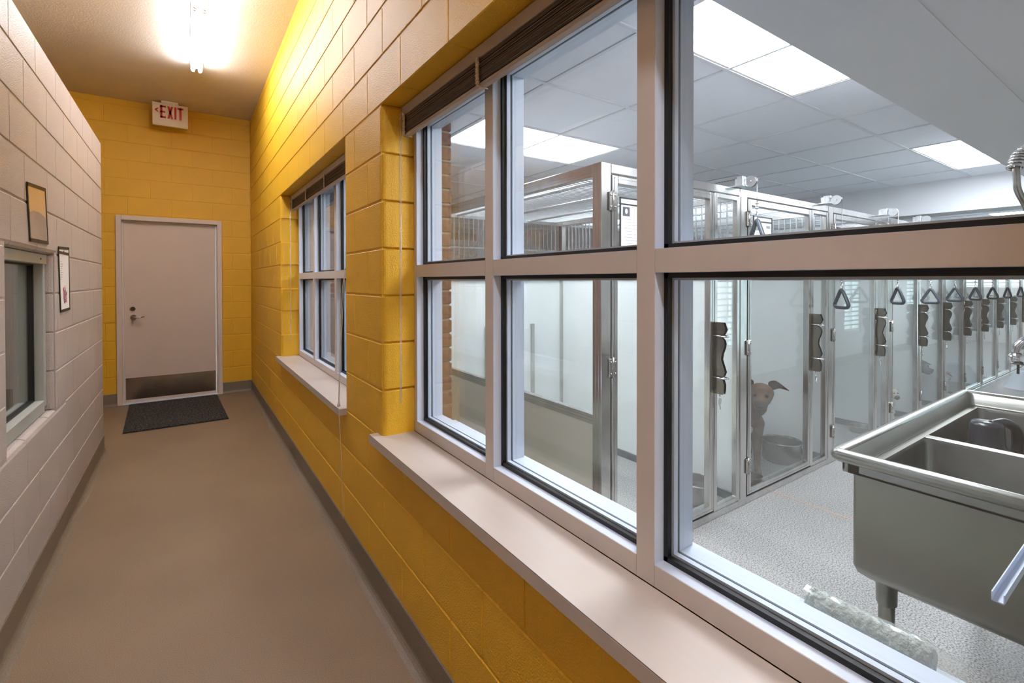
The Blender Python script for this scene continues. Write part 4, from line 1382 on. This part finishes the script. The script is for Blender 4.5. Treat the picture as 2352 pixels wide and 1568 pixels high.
ring_sheet(cov, [RR(SX0 + .030, SX1 - .030, SY0 + .030, SY1 - .030, .012, SZ - .006), RR(SX0 + .040, SX1 - .040, SY0 + .040, SY1 - .040, .014, SZ - .014),
                 RR(SX0 + .044, SX1 - .044, SY0 + .044, SY1 - .044, .016, SZ - .054), RR(SX0 + .050, SX1 - .050, SY0 + .050, SY1 - .050, .018, SZ - .062)])
cov.build('splash_rim', M['sink'], sk)
DZ_ = SZ - .063
bx0, bx1, by0, by1 = SX0 + .085, SX1 - .075, SY0 + .08, SY1 - .072
mid = 2.205
bowls = [(bx0, mid - .018, by0, by1), (mid + .018, bx1, by0, by1)]
dk = MB()
ox0, ox1, oy0, oy1 = SX0 + .046, SX1 - .046, SY0 + .046, SY1 - .046
dk.box(ox0, bx0, oy0, oy1, DZ_ - .004, DZ_); dk.box(bx1, ox1, oy0, oy1, DZ_ - .004, DZ_)
dk.box(bx0, bx1, oy0, by0, DZ_ - .004, DZ_); dk.box(bx0, bx1, by1, oy1, DZ_ - .004, DZ_)
dk.box(mid - .018, mid + .018, by0, by1, DZ_ - .004, DZ_, c=.001)
dk.build('sink_deck', M['sink'], sk)
for (a, b, c_, d) in bowls:
    m_ = MB()
    zb_ = .555
    ring_sheet(m_, [RR(a, b, c_, d, .03, DZ_ - .001), RR(a + .004, b - .004, c_ + .004, d - .004, .035, DZ_ - .012), RR(a + .006, b - .006, c_ + .006, d - .006, .04, zb_ + .035),
                    RR(a + .020, b - .020, c_ + .020, d - .020, .04, zb_ + .008), RR(a + .05, b - .05, c_ + .05, d - .05, .04, zb_)])
    n_ = len(m_.v); q = len(RR(0, 1, 0, 1, .1, 0))
    m_.f.append(tuple(range(n_ - q, n_))); m_.sm.append(False); m_.mi.append(0)
    bo = m_.build('sink_bowl', M['sink_in'], sk)
    MB().lathe([(0, .001), (.04, .001), (.045, .004), (.05, .002)], c=((a + b) / 2, (c_ + d) / 2, zb_), n=24).build('drain', M['steel'], bo)
# outer shell
m_ = MB()
ex0, ex1, ey0, ey1 = 1.632, 2.905, -.06, .592
ring_sheet(m_, [RR(ex0, ex1, ey0, ey1, .012, .842), RR(ex0, ex1, ey0, ey1, .012, .555), RR(ex0 + .006, ex1 - .006, ey0 + .006, ey1 - .006, .016, .535), RR(ex0 + .02, ex1 - .02, ey0 + .02, ey1 - .02, .02, .522)])
n_ = len(m_.v); q = len(RR(0, 1, 0, 1, .1, 0))
m_.f.append(tuple(range(n_ - q, n_))); m_.sm.append(False); m_.mi.append(0)
m_.build('outer_shell', M['sink'], sk)
ap = MB()
for b in ((SX0 + .028, SX0 + .034, SY0 + .03, SY1 - .045), ): ap.box(b[0], b[1], b[2], b[3], .832, SZ - .030)
ap.box(SX0 + .028, SX1 - .028, SY1 - .036, SY1 - .030, .840, SZ - .030)
ap.box(SX0 + .028, ex0 + .01, SY1 - .075, SY1 - .030, .832, SZ - .032, c=.002)
ap.box(SX0 + .028, ex0 + .004, SY0 + .03, SY1 - .045, .832, .838)
ap.build('apron', M['sink'], sk)
for (lx_, ly_) in ((1.725, .535), (2.81, .535), (1.725, 0.0), (2.81, 0.0)):
    l_ = MB().cyl((lx_, ly_, .03), (lx_, ly_, .50), .0205, 20).build('leg', M['sink'], sk)
    MB().lathe([(.0205, -.085), (.026, -.080), (.027, 0), (.040, .004), (.040, .010)], c=(lx_, ly_, .515), n=24).build('leg_socket', M['sink'], l_)
    MB().lathe([(0, 0), (.024, 0), (.026, .015), (.021, .04)], c=(lx_, ly_, 0), n=20).build('foot', M['steel'], l_)
# tap: gooseneck from the wall side
fc = thing('gooseneck_tap', 'chrome gooseneck tap with aerator over the steel sink at the right edge', 'tap', (2.30, .355, 0))
cx_ = 0.0
pts = [(cx_, -.40, .93), (cx_, -.40, 1.10)] + [(cx_, -.20 - .20 * math.cos(a), 1.13 + .115 * math.sin(a)) for a in [i * PI / 12 for i in range(0, 12)]] + [(cx_, .0, 1.15)]
pts = [(cx_, -.385, .905), (cx_, -.385, 1.14)] + [(cx_, -.1925 - .1925 * math.cos(a), 1.16 + .085 * math.sin(a)) for a in [i * PI / 14 for i in range(0, 15)]] + [(cx_, 0, 1.150)]
MB().tube(pts, .0175, 16).build('spout', M['chrome'], fc)
MB().lathe([(0, 0), (.022, 0), (.026, .004), (.026, .026), (.022, .032), (.018, .036)], c=(0, 0, 1.118), n=24).build('aerator', M['chrome'], fc)
MB().box(-.11, .11, -.425, -.345, .892, .915, c=.006).build('tap_base', M['chrome'], fc)
for xx in (-.09, .09): MB().tube([(xx, -.385, .915), (xx, -.385, .945), (xx * 1.1, -.33, .955)], .010, 10).build('tap_lever', M['chrome'], fc)
MB().box(-.004, .004, -.003, .003, 1.085, 1.12).build('spray_stub', M['grip'], fc)
# flexible hose hanging at the top right
hs = thing('spray_hose', 'ribbed steel spray hose with a coil spring hanging at the upper right edge', 'hose', (2.30, .36, 1.80))
hp = []
base_pts = [(.085, -.40, .10), (.070, -.25, .12), (.045, -.12, .085), (.012, -.02, .028), (-.018, 0, -.02), (-.018, 0, -.055), (.005, .0, -.10), (.075, -.01, -.155), (.17, -.02, -.26), (.22, -.04, -.40), (.18, -.12, -.60), (.12, -.30, -.80), (.09, -.44, -.88)]
def cr_spline(P, n):
    out = []
    P = [Vector(p) for p in P]
    for i in range(len(P) - 1):
        p0 = P[max(i - 1, 0)]; p1 = P[i]; p2 = P[i + 1]; p3 = P[min(i + 2, len(P) - 1)]
        for k in range(n):
            t_ = k / n
            out.append(.5 * ((2 * p1) + (-p0 + p2) * t_ + (2 * p0 - 5 * p1 + 4 * p2 - p3) * t_ * t_ + (-p0 + 3 * p1 - 3 * p2 + p3) * t_ ** 3))
    out.append(P[-1]); return out
sp = cr_spline(base_pts, 26)
rs = [.0092 + (.0014 if (i // 1) % 2 else -.0008) for i in range(len(sp))]
MB().tube(sp, rs, 10).build('flexible_hose', M['steel'], hs)
co = []
seg = sp[:26 * 4 + 6]
for i in range(len(seg) * 4):
    f = i / 4; i0 = min(int(f), len(seg) - 2); p = seg[i0].lerp(seg[i0 + 1], f - i0)
    tt = (seg[i0 + 1] - seg[i0]).normalized(); u = tt.cross(Vector((0, 1, .3))).normalized(); w_ = tt.cross(u)
    a = i * .30
    co.append(p + (u * math.cos(a) + w_ * math.sin(a)) * .021)
MB().tube(co, .0045, 6).build('coil_spring', M['chrome'], hs)
# black jug, lying dark lump and bag in the second bowl
jg = thing('black_jug', 'black plastic jug with a moulded loop handle standing in the far sink bowl', 'jug', (2.475, .462, .556), -.6)
MB().lathe([(0, 0), (.088, 0), (.094, .01), (.094, .165), (.086, .190), (.066, .212), (.052, .228), (.048, .300), (.042, .312), (0, .313)], n=32).build('jug_body', M['jug'], jg)
hpts = cr_spline([(.018, .0, .300), (.065, 0, .308), (.105, 0, .288), (.120, 0, .245), (.112, 0, .20), (.088, 0, .165)], 8)
MB().tube(hpts, .0165, 12).build('jug_handle', M['jug'], jg)
bg = thing('treat_bag', 'crinkled brown bag with white capital letters propped in the far sink bowl', 'bag', (2.66, .36, .556), -.6)
gm = MB(); gv = []; gf = []
GN, GM = 12, 8
brr = random.Random(4)
for sgn in (-1, 1):
    for j in range(GM + 1):
        for i in range(GN + 1):
            u = i / GN * 2 - 1; v = j / GM
            th = .028 * (1 - u * u * .8) * (1 - v ** 3) + .0015
            gv.append((u * .095 + brr.uniform(-.001, .001), sgn * th + brr.uniform(-.003, .003), v * .262 + (.004 * math.sin(i * 2.2) if j == GM else 0)))
o_ = (GN + 1) * (GM + 1)
for s_ in (0, 1):
    for j in range(GM):
        for i in range(GN):
            a = s_ * o_ + j * (GN + 1) + i
            gf.append((a, a + 1, a + GN + 2, a + GN + 1))
gm.add(gv, gf, True); gm.build('bag_body', M['kraft'], bg)
text_obj('BACON', .042, M['letters'], bg, (.030, -.0335, .213), (PI / 2, 0, 0), ext=.0004)
rg = thing('dark_rag', 'dark crumpled lump in the corner of the far sink bowl', 'cloth', (2.275, .525, .556))
blob('rag', [((0, -.02, .05), (.045, .06, .16)), ((.04, -.05, .03), (.05, .05, .10)), ((-.01, -.07, .04), (.03, .05, .07))], M['jug'], rg, .012, 3)
bpy.data.objects['rag'].name = 'rag_body'

# ------------------------------------------------------------------ nap roller sleeve on the outer ledge
rl = thing('roller_sleeve', 'fluffy pale green-grey roller sleeve in clear wrap lying on the outer window ledge', 'paint roller', (1.012, .440, .7655))
rmb = MB(); rv = []; rf_ = []
n1, n2 = 90, 40
for i in range(n1 + 1):
    yy = -.190 * i / n1
    for k in range(n2):
        a = 2 * PI * k / n2
        f = .5 + .5 * math.sin(a * 9 + 3 * math.sin(i * .35 + k * .2) + i * .55)
        g2 = .5 + .5 * math.sin(i * .9 + 2.5 * math.sin(a * 3 + i * .15))
        r_ = .0268 + .0034 * f * g2 + .0012 * math.sin(i * 2.3 + k * 1.7)
        e_ = min(i / 5, (n1 - i) / 5, 1); r_ *= .80 + .20 * math.sqrt(e_)
        rv.append((r_ * math.cos(a), yy, r_ * math.sin(a)))
for i in range(n1):
    for k in range(n2):
        a = i * n2 + k; b = i * n2 + (k + 1) % n2
        rf_.append((a, b, b + n2, a + n2))
rf_.append(tuple(range(n2))[::-1]); rf_.append(tuple(range(n1 * n2, (n1 + 1) * n2)))
rmb.add(rv, rf_, True); rmb.build('nap', M['plush'], rl)
wv = MB(); rv = []; rf_ = []
rr = random.Random(2)
NW = 26
for i in range(NW + 1):
    yy = .004 - .232 * i / NW
    sc_ = 1.0 if i < NW - 6 else 1.0 - (i - (NW - 6)) / 6 * .28
    for k in range(24):
        a = 2 * PI * k / 24
        r_ = (.0315 + rr.uniform(-.0006, .0008)) * sc_
        rv.append((r_ * math.cos(a), yy, max(-.0300, r_ * math.sin(a))))
for i in range(NW):
    for k in range(24):
        a = i * 24 + k; b = i * 24 + (k + 1) % 24
        rf_.append((a, b, b + 24, a + 24))
wv.add(rv, rf_, False); wv.build('plastic_wrap', M['film'], rl)

# steel channel arm fixed to the side wall
ca = thing('channel_arm', 'short bright metal channel projecting from the steel sink towards the window', 'bracket', (1.155, .20, .843))
q = MB().box(0, .445, -.0075, .0075, -.001, .001); q.box(0, .445, -.0085, -.0068, 0, .015); q.box(0, .445, .0068, .0085, 0, .015)
q.build('channel', M['alu'], ca)
